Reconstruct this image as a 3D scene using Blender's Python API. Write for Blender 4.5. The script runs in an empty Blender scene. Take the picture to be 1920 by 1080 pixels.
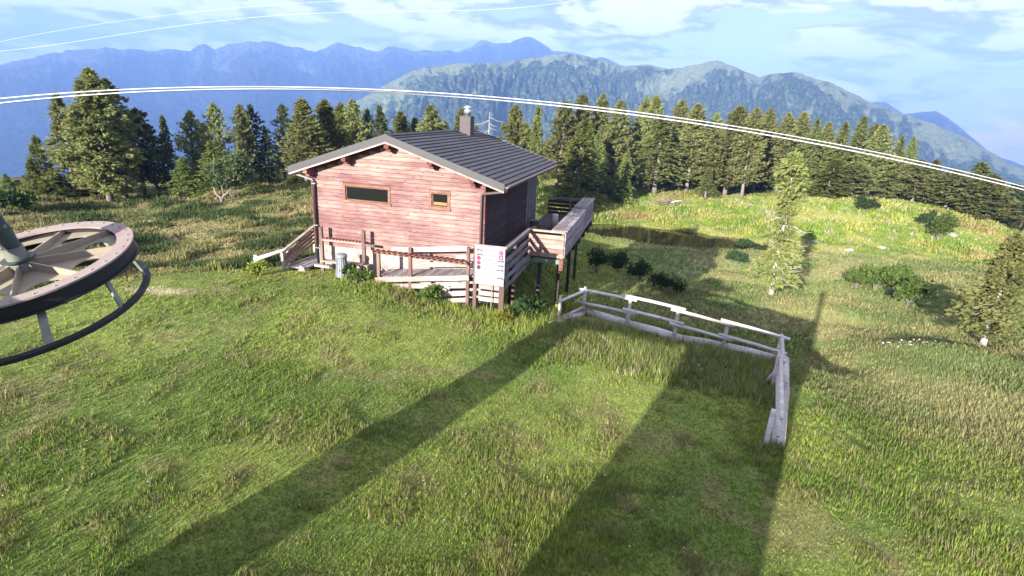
import bpy, bmesh, math, random
import numpy as np
from mathutils import Vector, Matrix

random.seed(7)
rng = np.random.default_rng(11)
sc = bpy.context.scene
col = sc.collection
PI = math.pi

# ------------------------------------------------------------------ camera
F_PX = 1054.84
RCAM = np.array([[0.99884917, 0.01457046, 0.04569512],
                 [0.04796188, -0.30344290, -0.95164177],
                 [0.0, 0.95273822, -0.30379252]])          # rows: right, down, forward
EYE = np.array([0.0, 0.0, 8.0])
cam = bpy.data.cameras.new('camera')
cam.sensor_width = 36.0
cam.lens = 36.0 * F_PX / 1920.0
cam.clip_start = 0.05
cam.clip_end = 40000
cob = bpy.data.objects.new('camera', cam)
col.objects.link(cob)
r_, d_, f_ = RCAM
cob.matrix_world = Matrix(((r_[0], -d_[0], -f_[0], EYE[0]), (r_[1], -d_[1], -f_[1], EYE[1]),
                           (r_[2], -d_[2], -f_[2], EYE[2]), (0, 0, 0, 1)))
sc.camera = cob

# ------------------------------------------------------------------ light, sky, exposure
SUN = Vector((0.48336, 0.83964, -0.24773)).normalized()      # the way the light travels
SUN_EL = math.asin(-SUN.z)
SUN_STRENGTH = 5.0
SKY_STRENGTH = 0.066
EXPOSURE = 2.5
sl = bpy.data.lights.new('sun', 'SUN')
sl.energy = SUN_STRENGTH
sl.angle = math.radians(0.5)
sl.color = (1.0, 0.95, 0.88)
so = bpy.data.objects.new('sun', sl)
so.rotation_euler = SUN.to_track_quat('-Z', 'Y').to_euler()
so.location = (-30, -50, 40)
col.objects.link(so)
sc.view_settings.view_transform = 'Standard'
sc.view_settings.look = 'None'
sc.view_settings.gamma = 1
sc.view_settings.exposure = EXPOSURE
sc.view_settings.use_curve_mapping = False

world = bpy.data.worlds.new('World')
sc.world = world
world.use_nodes = True


def build_world():
    nt = world.node_tree
    for n in list(nt.nodes):
        nt.nodes.remove(n)
    N = nt.nodes.new
    L = nt.links.new
    out = N('ShaderNodeOutputWorld')
    bg = N('ShaderNodeBackground')
    bg.inputs['Strength'].default_value = SKY_STRENGTH
    sky = N('ShaderNodeTexSky')
    sky.sky_type = 'NISHITA'
    sky.sun_disc = False
    sky.sun_elevation = SUN_EL
    sky.sun_rotation = math.atan2(-SUN.x, -SUN.y)
    sky.altitude = 1700
    sky.air_density = 1.0
    sky.dust_density = 0.6
    sky.ozone_density = 1.6
    tc = N('ShaderNodeTexCoord')

    def cloud(off, sx=1.0):
        mp = N('ShaderNodeMapping')
        mp.inputs['Location'].default_value = off
        mp.inputs['Scale'].default_value = (1.0, 1.0, 3.4)
        L(tc.outputs['Generated'], mp.inputs['Vector'])
        n1 = N('ShaderNodeTexNoise')
        n1.inputs['Scale'].default_value = 5.2 * sx
        n1.inputs['Detail'].default_value = 8
        n1.inputs['Roughness'].default_value = 0.56
        n1.inputs['Distortion'].default_value = 0.35
        L(mp.outputs['Vector'], n1.inputs['Vector'])
        return n1.outputs['Fac']

    def ramp(x, a, b):
        m = N('ShaderNodeMapRange')
        m.interpolation_type = 'SMOOTHSTEP'
        m.inputs['From Min'].default_value = a
        m.inputs['From Max'].default_value = b
        L(x, m.inputs['Value'])
        return m.outputs['Result']
    base = (0.3, 6.6, 2.4)
    c0 = cloud(base)
    c1 = cloud((base[0], base[1], base[2] + 0.13))
    mask = ramp(c0, 0.42, 0.50)
    # shaded undersides: denser cloud above the point looked at
    sub = N('ShaderNodeMath')
    sub.operation = 'SUBTRACT'
    L(c1, sub.inputs[0])
    L(c0, sub.inputs[1])
    shade = ramp(sub.outputs[0], -0.05, 0.07)
    cmix = N('ShaderNodeMix')
    cmix.data_type = 'RGBA'
    cmix.inputs[6].default_value = (4.7, 4.6, 4.5, 1)
    cmix.inputs[7].default_value = (1.9, 2.0, 2.55, 1)
    L(shade, cmix.inputs[0])
    mix = N('ShaderNodeMix')
    mix.data_type = 'RGBA'
    L(mask, mix.inputs[0])
    gain = N('ShaderNodeMix')
    gain.data_type = 'RGBA'
    gain.blend_type = 'MULTIPLY'
    gain.inputs[0].default_value = 1
    gain.inputs[7].default_value = (0.80, 0.60, 0.78, 1)
    L(sky.outputs[0], gain.inputs[6])
    L(gain.outputs[2], mix.inputs[6])
    L(cmix.outputs[2], mix.inputs[7])
    L(mix.outputs[2], bg.inputs['Color'])
    L(bg.outputs[0], out.inputs['Surface'])


build_world()

# ------------------------------------------------------------------ small tools


def ray(px, py):
    v = RCAM.T @ np.array([(px - 960) / F_PX, (py - 540) / F_PX, 1.0])
    return v / math.hypot(v[0], v[1])


def at(px, py, r):
    return EYE + ray(px, py) * r


def proj(P):
    c = RCAM @ (np.asarray(P, float) - EYE)
    return 960 + F_PX * c[0] / c[2], 540 + F_PX * c[1] / c[2]


def hash2(ix, iy, seed):
    n = (ix.astype(np.int64) * 374761393 + iy.astype(np.int64) * 668265263 + seed * 1442695041) & 0x7fffffff
    n = ((n ^ (n >> 13)) * 1274126177) & 0x7fffffff
    n = n ^ (n >> 16)
    return (n & 0xffff) / 65535.0


def vnoise(x, y, seed=0):
    x = np.asarray(x, float)
    y = np.asarray(y, float)
    ix = np.floor(x)
    iy = np.floor(y)
    fx = x - ix
    fy = y - iy
    fx = fx * fx * (3 - 2 * fx)
    fy = fy * fy * (3 - 2 * fy)
    a = hash2(ix, iy, seed)
    b = hash2(ix + 1, iy, seed)
    c = hash2(ix, iy + 1, seed)
    d = hash2(ix + 1, iy + 1, seed)
    return (a * (1 - fx) + b * fx) * (1 - fy) + (c * (1 - fx) + d * fx) * fy


def fbm(x, y, oct=4, seed=0, rough=0.5):
    v = 0
    a = 1
    t = 0
    for o in range(oct):
        v = v + a * vnoise(x * 2 ** o + o * 17.3, y * 2 ** o - o * 9.1, seed + o)
        t += a
        a *= rough
    return v / t


def sstep(a, b, x):
    t = np.clip((np.asarray(x, float) - a) / (b - a), 0, 1)
    return t * t * (3 - 2 * t)


def tag(o, label=None, cat=None, group=None, kind=None):
    if label:
        o['label'] = label
    if cat:
        o['category'] = cat
    if group:
        o['group'] = group
    if kind:
        o['kind'] = kind
    return o


def empty(name, loc=(0, 0, 0), rot=None, parent=None):
    o = bpy.data.objects.new(name, None)
    o.empty_display_size = 0.3
    col.objects.link(o)
    o.location = loc
    if rot is not None:
        o.rotation_euler = rot
    if parent:
        o.parent = parent
    return o


def mesh_np(name, V, Fq, mat, parent=None, colors=None, smooth=False):
    """One mesh object from numpy arrays; Fq is n x 3 or n x 4."""
    V = np.ascontiguousarray(V, np.float32)
    Fq = np.ascontiguousarray(Fq, np.int32)
    me = bpy.data.meshes.new(name)
    k = Fq.shape[1]
    me.vertices.add(len(V))
    me.vertices.foreach_set('co', V.ravel())
    me.loops.add(Fq.size)
    me.loops.foreach_set('vertex_index', Fq.ravel())
    me.polygons.add(len(Fq))
    me.polygons.foreach_set('loop_start', np.arange(0, Fq.size, k, dtype=np.int32))
    if smooth:
        me.polygons.foreach_set('use_smooth', np.ones(len(Fq), dtype=bool))
    if colors is not None:
        at_ = me.attributes.new('Col', 'FLOAT_COLOR', 'POINT')
        c = np.ones((len(V), 4), np.float32)
        c[:, :3] = colors
        at_.data.foreach_set('color', c.ravel())
    me.update(calc_edges=True)
    if mat:
        me.materials.append(mat)
    o = bpy.data.objects.new(name, me)
    col.objects.link(o)
    if parent:
        o.parent = parent
    return o


class MB:
    """Collects shapes; build() links them as one mesh object."""

    def __init__(s):
        s.v = []
        s.f = []

    def add(s, verts, faces):
        b = len(s.v)
        s.v += [tuple(map(float, v)) for v in verts]
        s.f += [tuple(b + i for i in f) for f in faces]
        return s

    def box(s, c, d, rot=None):
        hx, hy, hz = d[0] / 2, d[1] / 2, d[2] / 2
        vs = [Vector((x, y, z)) for x in (-hx, hx) for y in (-hy, hy) for z in (-hz, hz)]
        if rot is not None:
            vs = [rot @ v for v in vs]
        vs = [v + Vector(c) for v in vs]
        return s.add(vs, [(0, 1, 3, 2), (4, 6, 7, 5), (0, 4, 5, 1), (2, 3, 7, 6), (0, 2, 6, 4), (1, 5, 7, 3)])

    def beam(s, a, b, w, h, up=(0, 0, 1)):
        a = Vector(a)
        b = Vector(b)
        x = (b - a)
        ln = x.length
        x.normalize()
        u = Vector(up)
        y = u.cross(x)
        if y.length < 1e-5:
            y = Vector((0, 1, 0)).cross(x)
        y.normalize()
        z = x.cross(y)
        m = Matrix((x, y, z)).transposed()
        return s.box((a + b) / 2, (ln, w, h), m)

    def tube(s, pts, rad, n=8, cap=True, wob=0):
        pts = [Vector(p) for p in pts]
        if not hasattr(rad, '__len__'):
            rad = [rad] * len(pts)
        b = len(s.v)
        ref = Vector((0, 0, 1))
        t0 = (pts[-1] - pts[0]).normalized()
        if abs(t0.dot(ref)) > 0.9:
            ref = Vector((1, 0, 0))
        for i, p in enumerate(pts):
            t = (pts[min(i + 1, len(pts) - 1)] - pts[max(i - 1, 0)]).normalized()
            x = ref.cross(t).normalized()
            y = t.cross(x)
            for k in range(n):
                a = 2 * PI * k / n
                rr = rad[i] * (1 + wob * (random.random() - .5))
                s.v.append(tuple(p + x * (math.cos(a) * rr) + y * (math.sin(a) * rr)))
        for i in range(len(pts) - 1):
            for k in range(n):
                k2 = (k + 1) % n
                s.f.append((b + i * n + k, b + i * n + k2, b + (i + 1) * n + k2, b + (i + 1) * n + k))
        if cap:
            s.f.append(tuple(b + k for k in range(n))[::-1])
            s.f.append(tuple(b + (len(pts) - 1) * n + k for k in range(n)))
        return s

    def lathe(s, prof, n=20, c=(0, 0, 0)):
        b = len(s.v)
        for (r, z) in prof:
            for k in range(n):
                a = 2 * PI * k / n
                s.v.append((c[0] + r * math.cos(a), c[1] + r * math.sin(a), c[2] + z))
        for i in range(len(prof) - 1):
            for k in range(n):
                k2 = (k + 1) % n
                s.f.append((b + i * n + k, b + i * n + k2, b + (i + 1) * n + k2, b + (i + 1) * n + k))
        s.f.append(tuple(b + k for k in range(n))[::-1])
        s.f.append(tuple(b + (len(prof) - 1) * n + k for k in range(n)))
        return s

    def prism(s, poly, off):
        """Polygon (3-D points) pushed along off."""
        n = len(poly)
        off = Vector(off)
        vs = [Vector(p) for p in poly] + [Vector(p) + off for p in poly]
        fs = [tuple(range(n))[::-1], tuple(range(n, 2 * n))] + [(i, (i + 1) % n, n + (i + 1) % n, n + i) for i in range(n)]
        return s.add(vs, fs)

    def mesh(s, name, mat, smooth=False, bevel=0):
        me = bpy.data.meshes.new(name)
        me.from_pydata(s.v, [], s.f)
        bm = bmesh.new()
        bm.from_mesh(me)
        bmesh.ops.recalc_face_normals(bm, faces=bm.faces)
        if bevel:
            bmesh.ops.bevel(bm, geom=list(bm.edges), offset=bevel, segments=1, affect='EDGES')
        for f in bm.faces:
            f.smooth = smooth
        bm.to_mesh(me)
        bm.free()
        if mat:
            me.materials.append(mat)
        return me

    def build(s, name, mat, parent=None, smooth=False, bevel=0):
        o = bpy.data.objects.new(name, s.mesh(name, mat, smooth, bevel))
        col.objects.link(o)
        if parent:
            o.parent = parent
        return o


def inst(name, me, parent, loc=(0, 0, 0), rot=(0, 0, 0), scale=(1, 1, 1)):
    o = bpy.data.objects.new(name, me)
    col.objects.link(o)
    if parent:
        o.parent = parent
    o.location = loc
    o.rotation_euler = rot
    o.scale = scale
    return o


# ------------------------------------------------------------------ materials


def new_mat(name):
    m = bpy.data.materials.new(name)
    m.use_nodes = True
    nt = m.node_tree
    for n in list(nt.nodes):
        nt.nodes.remove(n)
    return m, nt, nt.nodes.new, nt.links.new


def mix_rgb(N, L, fac, a, b, mode='MIX'):
    x = N('ShaderNodeMix')
    x.data_type = 'RGBA'
    x.blend_type = mode
    for sock, v in ((x.inputs[0], fac), (x.inputs[6], a), (x.inputs[7], b)):
        if hasattr(v, 'is_linked'):
            L(v, sock)
        elif hasattr(v, '__len__'):
            sock.default_value = (*v, 1)
        else:
            sock.default_value = v
    return x.outputs[2]


def mrange(N, L, x, a, b, c=0, d=1):
    m = N('ShaderNodeMapRange')
    m.inputs['From Min'].default_value = a
    m.inputs['From Max'].default_value = b
    m.inputs['To Min'].default_value = c
    m.inputs['To Max'].default_value = d
    L(x, m.inputs['Value'])
    return m.outputs['Result']


def noise(N, L, vec, scale, detail=4, rough=.55, dist=0):
    n = N('ShaderNodeTexNoise')
    n.inputs['Scale'].default_value = scale
    n.inputs['Detail'].default_value = detail
    n.inputs['Roughness'].default_value = rough
    n.inputs['Distortion'].default_value = dist
    if vec is not None:
        L(vec, n.inputs['Vector'])
    return n.outputs['Fac']


def mapped(N, L, src, scale=(1, 1, 1), rot=(0, 0, 0), addrand=0.0):
    mp = N('ShaderNodeMapping')
    mp.vector_type = 'POINT'
    mp.inputs['Scale'].default_value = scale
    mp.inputs['Rotation'].default_value = rot
    if addrand:
        oi = N('ShaderNodeObjectInfo')
        cm = N('ShaderNodeVectorMath')
        cm.operation = 'SCALE'
        cm.inputs[0].default_value = (31.0, 17.0, 23.0)
        L(oi.outputs['Random'], cm.inputs['Scale'])
        ad = N('ShaderNodeVectorMath')
        L(src, ad.inputs[0])
        L(cm.outputs[0], ad.inputs[1])
        src = ad.outputs[0]
    L(src, mp.inputs['Vector'])
    return mp.outputs['Vector']


YAW = -0.243987


def wood(name, base, worn, dark, worn_amt=0.5, axis='x', rough=.8, rnd=.35, bump=.25, yaw=YAW, knots=0.0, soft=.09, bigamp=.14):
    """Weathered boards: grain along one house axis, worn patches, knots, each piece its own tone."""
    m, nt, N, L = new_mat(name)
    out = N('ShaderNodeOutputMaterial')
    bs = N('ShaderNodeBsdfPrincipled')
    bs.inputs['Roughness'].default_value = rough
    bs.inputs['Specular IOR Level'].default_value = .25
    geo = N('ShaderNodeNewGeometry')
    rotv = N('ShaderNodeVectorRotate')
    rotv.rotation_type = 'Z_AXIS'
    rotv.inputs['Angle'].default_value = -yaw
    L(geo.outputs['Position'], rotv.inputs['Vector'])
    sc_ = {'x': (1.2, 14, 30), 'y': (14, 1.2, 30), 'z': (22, 22, 1.2)}[axis]
    v = mapped(N, L, rotv.outputs[0], sc_, addrand=1)
    grain = noise(N, L, v, 1.6, 6, .65)
    sc2 = {'x': (1.1, 3, 5), 'y': (3, 1.1, 5), 'z': (4, 4, 1.0)}[axis]
    v2 = mapped(N, L, rotv.outputs[0], sc2, addrand=1)
    patch = noise(N, L, v2, 1.5, 5, .62)
    big = noise(N, L, rotv.outputs[0], .45, 3, .5)
    oi = N('ShaderNodeObjectInfo')
    # worn mask
    a1 = N('ShaderNodeMath')
    a1.operation = 'ADD'
    L(patch, a1.inputs[0])
    L(mrange(N, L, big, .3, .7, -bigamp, bigamp), a1.inputs[1])
    a2 = N('ShaderNodeMath')
    a2.operation = 'ADD'
    L(a1.outputs[0], a2.inputs[0])
    L(mrange(N, L, oi.outputs['Random'], 0, 1, -rnd * .35, rnd * .35), a2.inputs[1])
    wm = mrange(N, L, a2.outputs[0], .71 - worn_amt * .3 - soft, .71 - worn_amt * .3 + soft)
    c = mix_rgb(N, L, wm, base, worn)
    g = mrange(N, L, grain, .52, .78)
    c = mix_rgb(N, L, g, c, dark)
    if knots:
        vo = N('ShaderNodeTexVoronoi')
        vk = mapped(N, L, rotv.outputs[0], {'x': (2.6, 7, 9), 'y': (7, 2.6, 9), 'z': (8, 8, 2.5)}[axis], addrand=1)
        L(vk, vo.inputs['Vector'])
        vo.inputs['Scale'].default_value = 1
        km = mrange(N, L, vo.outputs['Distance'], .10, .22, knots, 0)
        c = mix_rgb(N, L, km, c, dark)
    hsv = N('ShaderNodeHueSaturation')
    L(c, hsv.inputs['Color'])
    L(mrange(N, L, oi.outputs['Random'], 0, 1, 1 - rnd * .5, 1 + rnd * .45), hsv.inputs['Value'])
    L(hsv.outputs[0], bs.inputs['Base Color'])
    bp = N('ShaderNodeBump')
    bp.inputs['Strength'].default_value = bump
    bp.inputs['Distance'].default_value = .01
    L(grain, bp.inputs['Height'])
    L(bp.outputs[0], bs.inputs['Normal'])
    L(bs.outputs[0], out.inputs['Surface'])
    return m


def plain(name, colr, rough=.6, metal=0, var=.15, scale=6, col2=None, amt=.5, bump=0, spec=.4):
    m, nt, N, L = new_mat(name)
    out = N('ShaderNodeOutputMaterial')
    bs = N('ShaderNodeBsdfPrincipled')
    bs.inputs['Roughness'].default_value = rough
    bs.inputs['Metallic'].default_value = metal
    bs.inputs['Specular IOR Level'].default_value = spec
    geo = N('ShaderNodeNewGeometry')
    n = noise(N, L, geo.outputs['Position'], scale, 6, .6)
    c2 = col2 if col2 else tuple(x * (1 - var) for x in colr)
    if col2:
        fac = mrange(N, L, n, .6 - amt * .3, .72 - amt * .2)
    else:
        fac = mrange(N, L, n, .3, .7)
    c = mix_rgb(N, L, fac, colr, c2)
    L(c, bs.inputs['Base Color'])
    if bump:
        bp = N('ShaderNodeBump')
        bp.inputs['Strength'].default_value = bump
        bp.inputs['Distance'].default_value = .02
        L(n, bp.inputs['Height'])
        L(bp.outputs[0], bs.inputs['Normal'])
    L(bs.outputs[0], out.inputs['Surface'])
    return m


def leafy(name, cols, trans=.3, nscale=.9, rough=.7, attr=False, sat=1.0):
    """Foliage: clump-sized colour noise, each plant its own tone, some light let through."""
    m, nt, N, L = new_mat(name)
    out = N('ShaderNodeOutputMaterial')
    geo = N('ShaderNodeNewGeometry')
    oi = N('ShaderNodeObjectInfo')
    if attr:
        at_ = N('ShaderNodeAttribute')
        at_.attribute_name = 'Col'
        c = at_.outputs['Color']
    else:
        n1 = noise(N, L, geo.outputs['Position'], nscale, 4, .65)
        c = mix_rgb(N, L, mrange(N, L, n1, .35, .65), cols[0], cols[1])
        n2 = noise(N, L, geo.outputs['Position'], nscale * 6, 2, .5)
        c = mix_rgb(N, L, mrange(N, L, n2, .5, .75, 0, .8), c, cols[2])
        hsv = N('ShaderNodeHueSaturation')
        hsv.inputs['Saturation'].default_value = sat
        L(mrange(N, L, oi.outputs['Random'], 0, 1, .74, 1.28), hsv.inputs['Value'])
        L(mrange(N, L, oi.outputs['Random'], 0, 1, .487, .513), hsv.inputs['Hue'])
        L(c, hsv.inputs['Color'])
        c = hsv.outputs[0]
    di = N('ShaderNodeBsdfDiffuse')
    tr = N('ShaderNodeBsdfTranslucent')
    L(c, di.inputs['Color'])
    L(c, tr.inputs['Color'])
    mx = N('ShaderNodeMixShader')
    mx.inputs[0].default_value = trans
    L(di.outputs[0], mx.inputs[1])
    L(tr.outputs[0], mx.inputs[2])
    L(mx.outputs[0], out.inputs['Surface'])
    return m


M = {}
M['wall'] = wood('red weathered cladding', (.182, .084, .080), (.285, .20, .168), (.080, .042, .040), .64, 'x', rnd=.24, knots=.75, soft=.20, bigamp=.22)
M['sidewall'] = wood('shade darkened stained cladding', (.045, .027, .027), (.075, .05, .048), (.02, .014, .014), .4, 'y', rnd=.35)  # shaded hut side and terrace floor: their shade is put into the colour
M['trim'] = wood('red trim timber', (.125, .04, .037), (.19, .10, .085), (.06, .025, .022), .35, 'x', rnd=.3)
M['soffit'] = wood('dark red soffit', (.20, .06, .05), (.26, .10, .08), (.09, .03, .03), .3, 'x')
M['edge'] = wood('pale roof edge board', (.27, .155, .13), (.34, .26, .23), (.35, .2, .17), .5, 'x')
M['pale'] = wood('bleached fence board', (.285, .21, .185), (.40, .335, .31), (.13, .085, .075), .58, 'x', rnd=.25, knots=.4)
M['paley'] = wood('bleached deck board', (.21, .165, .155), (.33, .305, .31), (.10, .075, .07), .6, 'y', rnd=.25)
M['grey'] = wood('silver grey timber', (.20, .17, .165), (.30, .285, .285), (.10, .085, .085), .55, 'y', rnd=.3)
M['post'] = wood('brown fence post', (.115, .067, .055), (.18, .12, .10), (.055, .032, .027), .45, 'z', rnd=.3)
M['deckpanel'] = wood('terrace panel board', (.25, .15, .12), (.34, .24, .195), (.11, .06, .05), .5, 'x', rnd=.3, knots=.6)
M['shadewood'] = wood('shade darkened board', (.12, .11, .115), (.19, .18, .185), (.06, .05, .055), .5, 'y', rnd=.3)  # weathered boards standing in shade, with that shade mixed into the colour
M['frame'] = wood('brown window frame', (.17, .085, .06), (.26, .15, .11), (.08, .04, .03), .4, 'x', rnd=.1)
M['log'] = wood('peeled bleached log', (.50, .43, .40), (.62, .58, .56), (.21, .165, .15), .6, 'x', rnd=.2, yaw=-.34, knots=.35)
M['bark'] = plain('pale conifer bark', (.24, .20, .175), .9, 0, .4, 9, (.12, .095, .08), .6, .4)
M['barkdark'] = plain('dark conifer bark', (.13, .10, .085), .9, 0, .4, 9, (.06, .045, .04), .6, .4)
M['deadwood'] = plain('bleached dead wood', (.40, .365, .335), .85, 0, .3, 9, (.17, .15, .135), .4, .3)
M['plaster'] = plain('whitewashed plinth', (.33, .275, .24), .85, 0, .2, 4, (.20, .15, .125), .45, .15)
M['roof'] = plain('anthracite roof sheet', (.068, .066, .072), .75, 0, .25, 2.5, (.088, .085, .092), .5, .05, .2)
M['fascia'] = plain('grey metal fascia', (.052, .050, .051), .6, .0, .15, 2)
M['gutter'] = plain('brown metal gutter', (.13, .095, .09), .45, .2, .2, 6)
M['gutterpale'] = plain('worn metal gutter', (.36, .31, .30), .45, .2, .2, 6)
M['chim'] = plain('chimney cladding', (.062, .045, .047), .6, 0, .25, 5)
M['steel'] = plain('galvanised steel', (.55, .57, .60), .38, .75, .25, 8)
M['zinc'] = plain('dull zinc', (.22, .24, .25), .6, .15, .35, 14)
M['white'] = plain('white paint', (.80, .80, .82), .5, 0, .08, 5)
M['signwhite'] = plain('white sign board', (.235, .24, .265), .55, 0, .06, 5)
M['magenta'] = plain('magenta print', (.24, .012, .065), .5, 0, .05, 5)
M['black'] = plain('black print', (.02, .02, .022), .5, 0, .1, 5)
M['textgrey'] = plain('grey print', (.10, .115, .16), .5, 0, .1, 5)
M['terracotta'] = plain('terracotta tile', (.20, .070, .045), .75, 0, .35, 9)
M['curtain'] = plain('ochre curtain', (.35, .17, .06), .8, 0, .4, 7)
M['wheeltop'] = plain('faded pink wheel paint', (.255, .205, .18), .6, 0, .3, 3, (.25, .16, .15), .35)
M['wheelweb'] = plain('weathered beige steel', (.30, .25, .18), .6, .05, .3, 3, (.22, .19, .145), .4)
M['rubber'] = plain('black rubber', (.012, .012, .013), .65, 0, .3, 5)
M['darksteel'] = plain('dark painted steel', (.022, .024, .028), .45, .2, .3, 5)
M['greensteel'] = plain('grey green steel', (.045, .065, .055), .5, .2, .3, 5)
M['strut'] = plain('weathered green strut', (.20, .21, .17), .6, .1, .35, 7)
M['station'] = plain('station wall panel', (.30, .28, .25), .7, 0, .2, 2)
M['concrete'] = plain('concrete', (.36, .35, .33), .85, 0, .25, 3, None, .5, .2)
M['cable'] = plain('pale cable sheath', (.55, .55, .57), .5, 0, .05, 3)
M['greenpaint'] = plain('green painted beam', (.14, .19, .12), .6, 0, .25, 5)
M['wicker'] = plain('wicker', (.40, .26, .13), .8, 0, .5, 30, None, .5, .5)
M['rock'] = plain('pale limestone', (.30, .28, .25), .9, 0, .4, 3, (.28, .26, .23), .5, .6)
M['flower'] = plain('white flower', (.75, .74, .68), .7, 0, .1, 4)

M['spruce'] = leafy('spruce needles', [(.165, .20, .064), (.24, .262, .088), (.085, .118, .046)], .47)
M['pine'] = leafy('stone pine needles', [(.20, .22, .078), (.28, .28, .10), (.105, .128, .054)], .47)
M['larch'] = leafy('larch needles', [(.19, .20, .062), (.26, .255, .09), (.11, .125, .04)], .42)
M['larchnear'] = leafy('lone larch needles', [(.205, .228, .07), (.28, .285, .10), (.12, .14, .045)], .45)
M['pinenear'] = leafy('meadow pine needles', [(.215, .245, .085), (.29, .30, .115), (.12, .145, .055)], .45)
M['young'] = leafy('young bright needles', [(.165, .205, .05), (.235, .255, .072), (.09, .125, .032)], .42)
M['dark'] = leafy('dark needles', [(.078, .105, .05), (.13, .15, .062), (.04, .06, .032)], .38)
M['shrub'] = leafy('shrub leaves', [(.07, .11, .028), (.13, .17, .045), (.03, .05, .015)], .35, 2.5)
M['brightshrub'] = leafy('yellow green leaves', [(.20, .23, .04), (.27, .28, .06), (.10, .14, .03)], .4, 2.5)
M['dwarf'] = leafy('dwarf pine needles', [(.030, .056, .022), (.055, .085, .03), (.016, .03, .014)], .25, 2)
M['grassblade'] = leafy('grass blades', None, .45, attr=True)
M['brush'] = plain('dry brushwood', (.30, .24, .18), .9, 0, .5, 12)


def terrain_mat():
    m, nt, N, L = new_mat('meadow ground')
    out = N('ShaderNodeOutputMaterial')
    bs = N('ShaderNodeBsdfPrincipled')
    bs.inputs['Roughness'].default_value = .95
    bs.inputs['Specular IOR Level'].default_value = .1
    at_ = N('ShaderNodeAttribute')
    at_.attribute_name = 'Col'
    geo = N('ShaderNodeNewGeometry')
    n1 = noise(N, L, geo.outputs['Position'], 2.6, 8, .68)
    n2 = noise(N, L, geo.outputs['Position'], .7, 6, .6)
    c = mix_rgb(N, L, mrange(N, L, n1, .45, .70, 0, .55), at_.outputs['Color'], (.05, .06, .02))
    c = mix_rgb(N, L, mrange(N, L, n2, .55, .75, 0, .35), c, (.16, .15, .06))
    L(c, bs.inputs['Base Color'])
    bp = N('ShaderNodeBump')
    bp.inputs['Strength'].default_value = .9
    bp.inputs['Distance'].default_value = .15
    L(n1, bp.inputs['Height'])
    L(bp.outputs[0], bs.inputs['Normal'])
    L(bs.outputs[0], out.inputs['Surface'])
    return m


def mountain_mat(name, forest, grass_c, rock_c, sc1, treeline):
    m, nt, N, L = new_mat(name)
    out = N('ShaderNodeOutputMaterial')
    bs = N('ShaderNodeBsdfDiffuse')
    at_ = N('ShaderNodeAttribute')
    at_.attribute_name = 'Col'
    geo = N('ShaderNodeNewGeometry')
    sep = N('ShaderNodeSeparateColor')
    L(at_.outputs['Color'], sep.inputs['Color'])
    n1 = noise(N, L, geo.outputs['Position'], sc1, 10, .68)
    n2 = noise(N, L, geo.outputs['Position'], sc1 * 6, 6, .7)
    vo = N('ShaderNodeTexVoronoi')
    vo.inputs['Scale'].default_value = sc1 * 7
    L(geo.outputs['Position'], vo.inputs['Vector'])
    f2 = mrange(N, L, vo.outputs['Distance'], .15, .65, 1, 0)
    a = N('ShaderNodeMath')
    a.operation = 'ADD'
    L(sep.outputs[0], a.inputs[0])
    L(mrange(N, L, n1, .3, .7, -.35, .35), a.inputs[1])
    fm = mrange(N, L, a.outputs[0], .35, .6)
    c = mix_rgb(N, L, mrange(N, L, n2, .35, .65), grass_c, tuple(x * .55 for x in grass_c))
    fc = mix_rgb(N, L, f2, tuple(x * .35 for x in forest), forest)
    c = mix_rgb(N, L, fm, c, fc)
    b = N('ShaderNodeMath')
    b.operation = 'ADD'
    L(sep.outputs[1], b.inputs[0])
    L(mrange(N, L, n2, .35, .65, -.3, .3), b.inputs[1])
    c = mix_rgb(N, L, mrange(N, L, b.outputs[0], .55, .75), c, rock_c)
    L(c, bs.inputs['Color'])
    bp = N('ShaderNodeBump')
    bp.inputs['Strength'].default_value = 1
    bp.inputs['Distance'].default_value = .12 / sc1
    L(n2, bp.inputs['Height'])
    L(bp.outputs[0], bs.inputs['Normal'])
    L(bs.outputs[0], out.inputs['Surface'])
    return m


M['ground'] = terrain_mat()
M['mid'] = mountain_mat('forested ridge', (.088, .122, .068), (.185, .215, .115), (.34, .325, .29), .012, 0)
M['far'] = mountain_mat('distant range', (.035, .045, .035), (.085, .085, .06), (.26, .23, .21), .004, 0)


def water_mat():
    m, nt, N, L = new_mat('pond water')
    out = N('ShaderNodeOutputMaterial')
    bs = N('ShaderNodeBsdfPrincipled')
    bs.inputs['Base Color'].default_value = (.030, .026, .010, 1)
    bs.inputs['Roughness'].default_value = .06
    geo = N('ShaderNodeNewGeometry')
    n1 = noise(N, L, geo.outputs['Position'], 5, 3, .5)
    bp = N('ShaderNodeBump')
    bp.inputs['Strength'].default_value = .08
    bp.inputs['Distance'].default_value = .02
    L(n1, bp.inputs['Height'])
    L(bp.outputs[0], bs.inputs['Normal'])
    L(bs.outputs[0], out.inputs['Surface'])
    return m


def glass_mat():
    m, nt, N, L = new_mat('dark window glass')
    out = N('ShaderNodeOutputMaterial')
    bs = N('ShaderNodeBsdfPrincipled')
    bs.inputs['Base Color'].default_value = (.005, .006, .006, 1)
    bs.inputs['Roughness'].default_value = .07
    bs.inputs['Specular IOR Level'].default_value = .5
    L(bs.outputs[0], out.inputs['Surface'])
    return m


M['water'] = water_mat()
M['glass'] = glass_mat()

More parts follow.
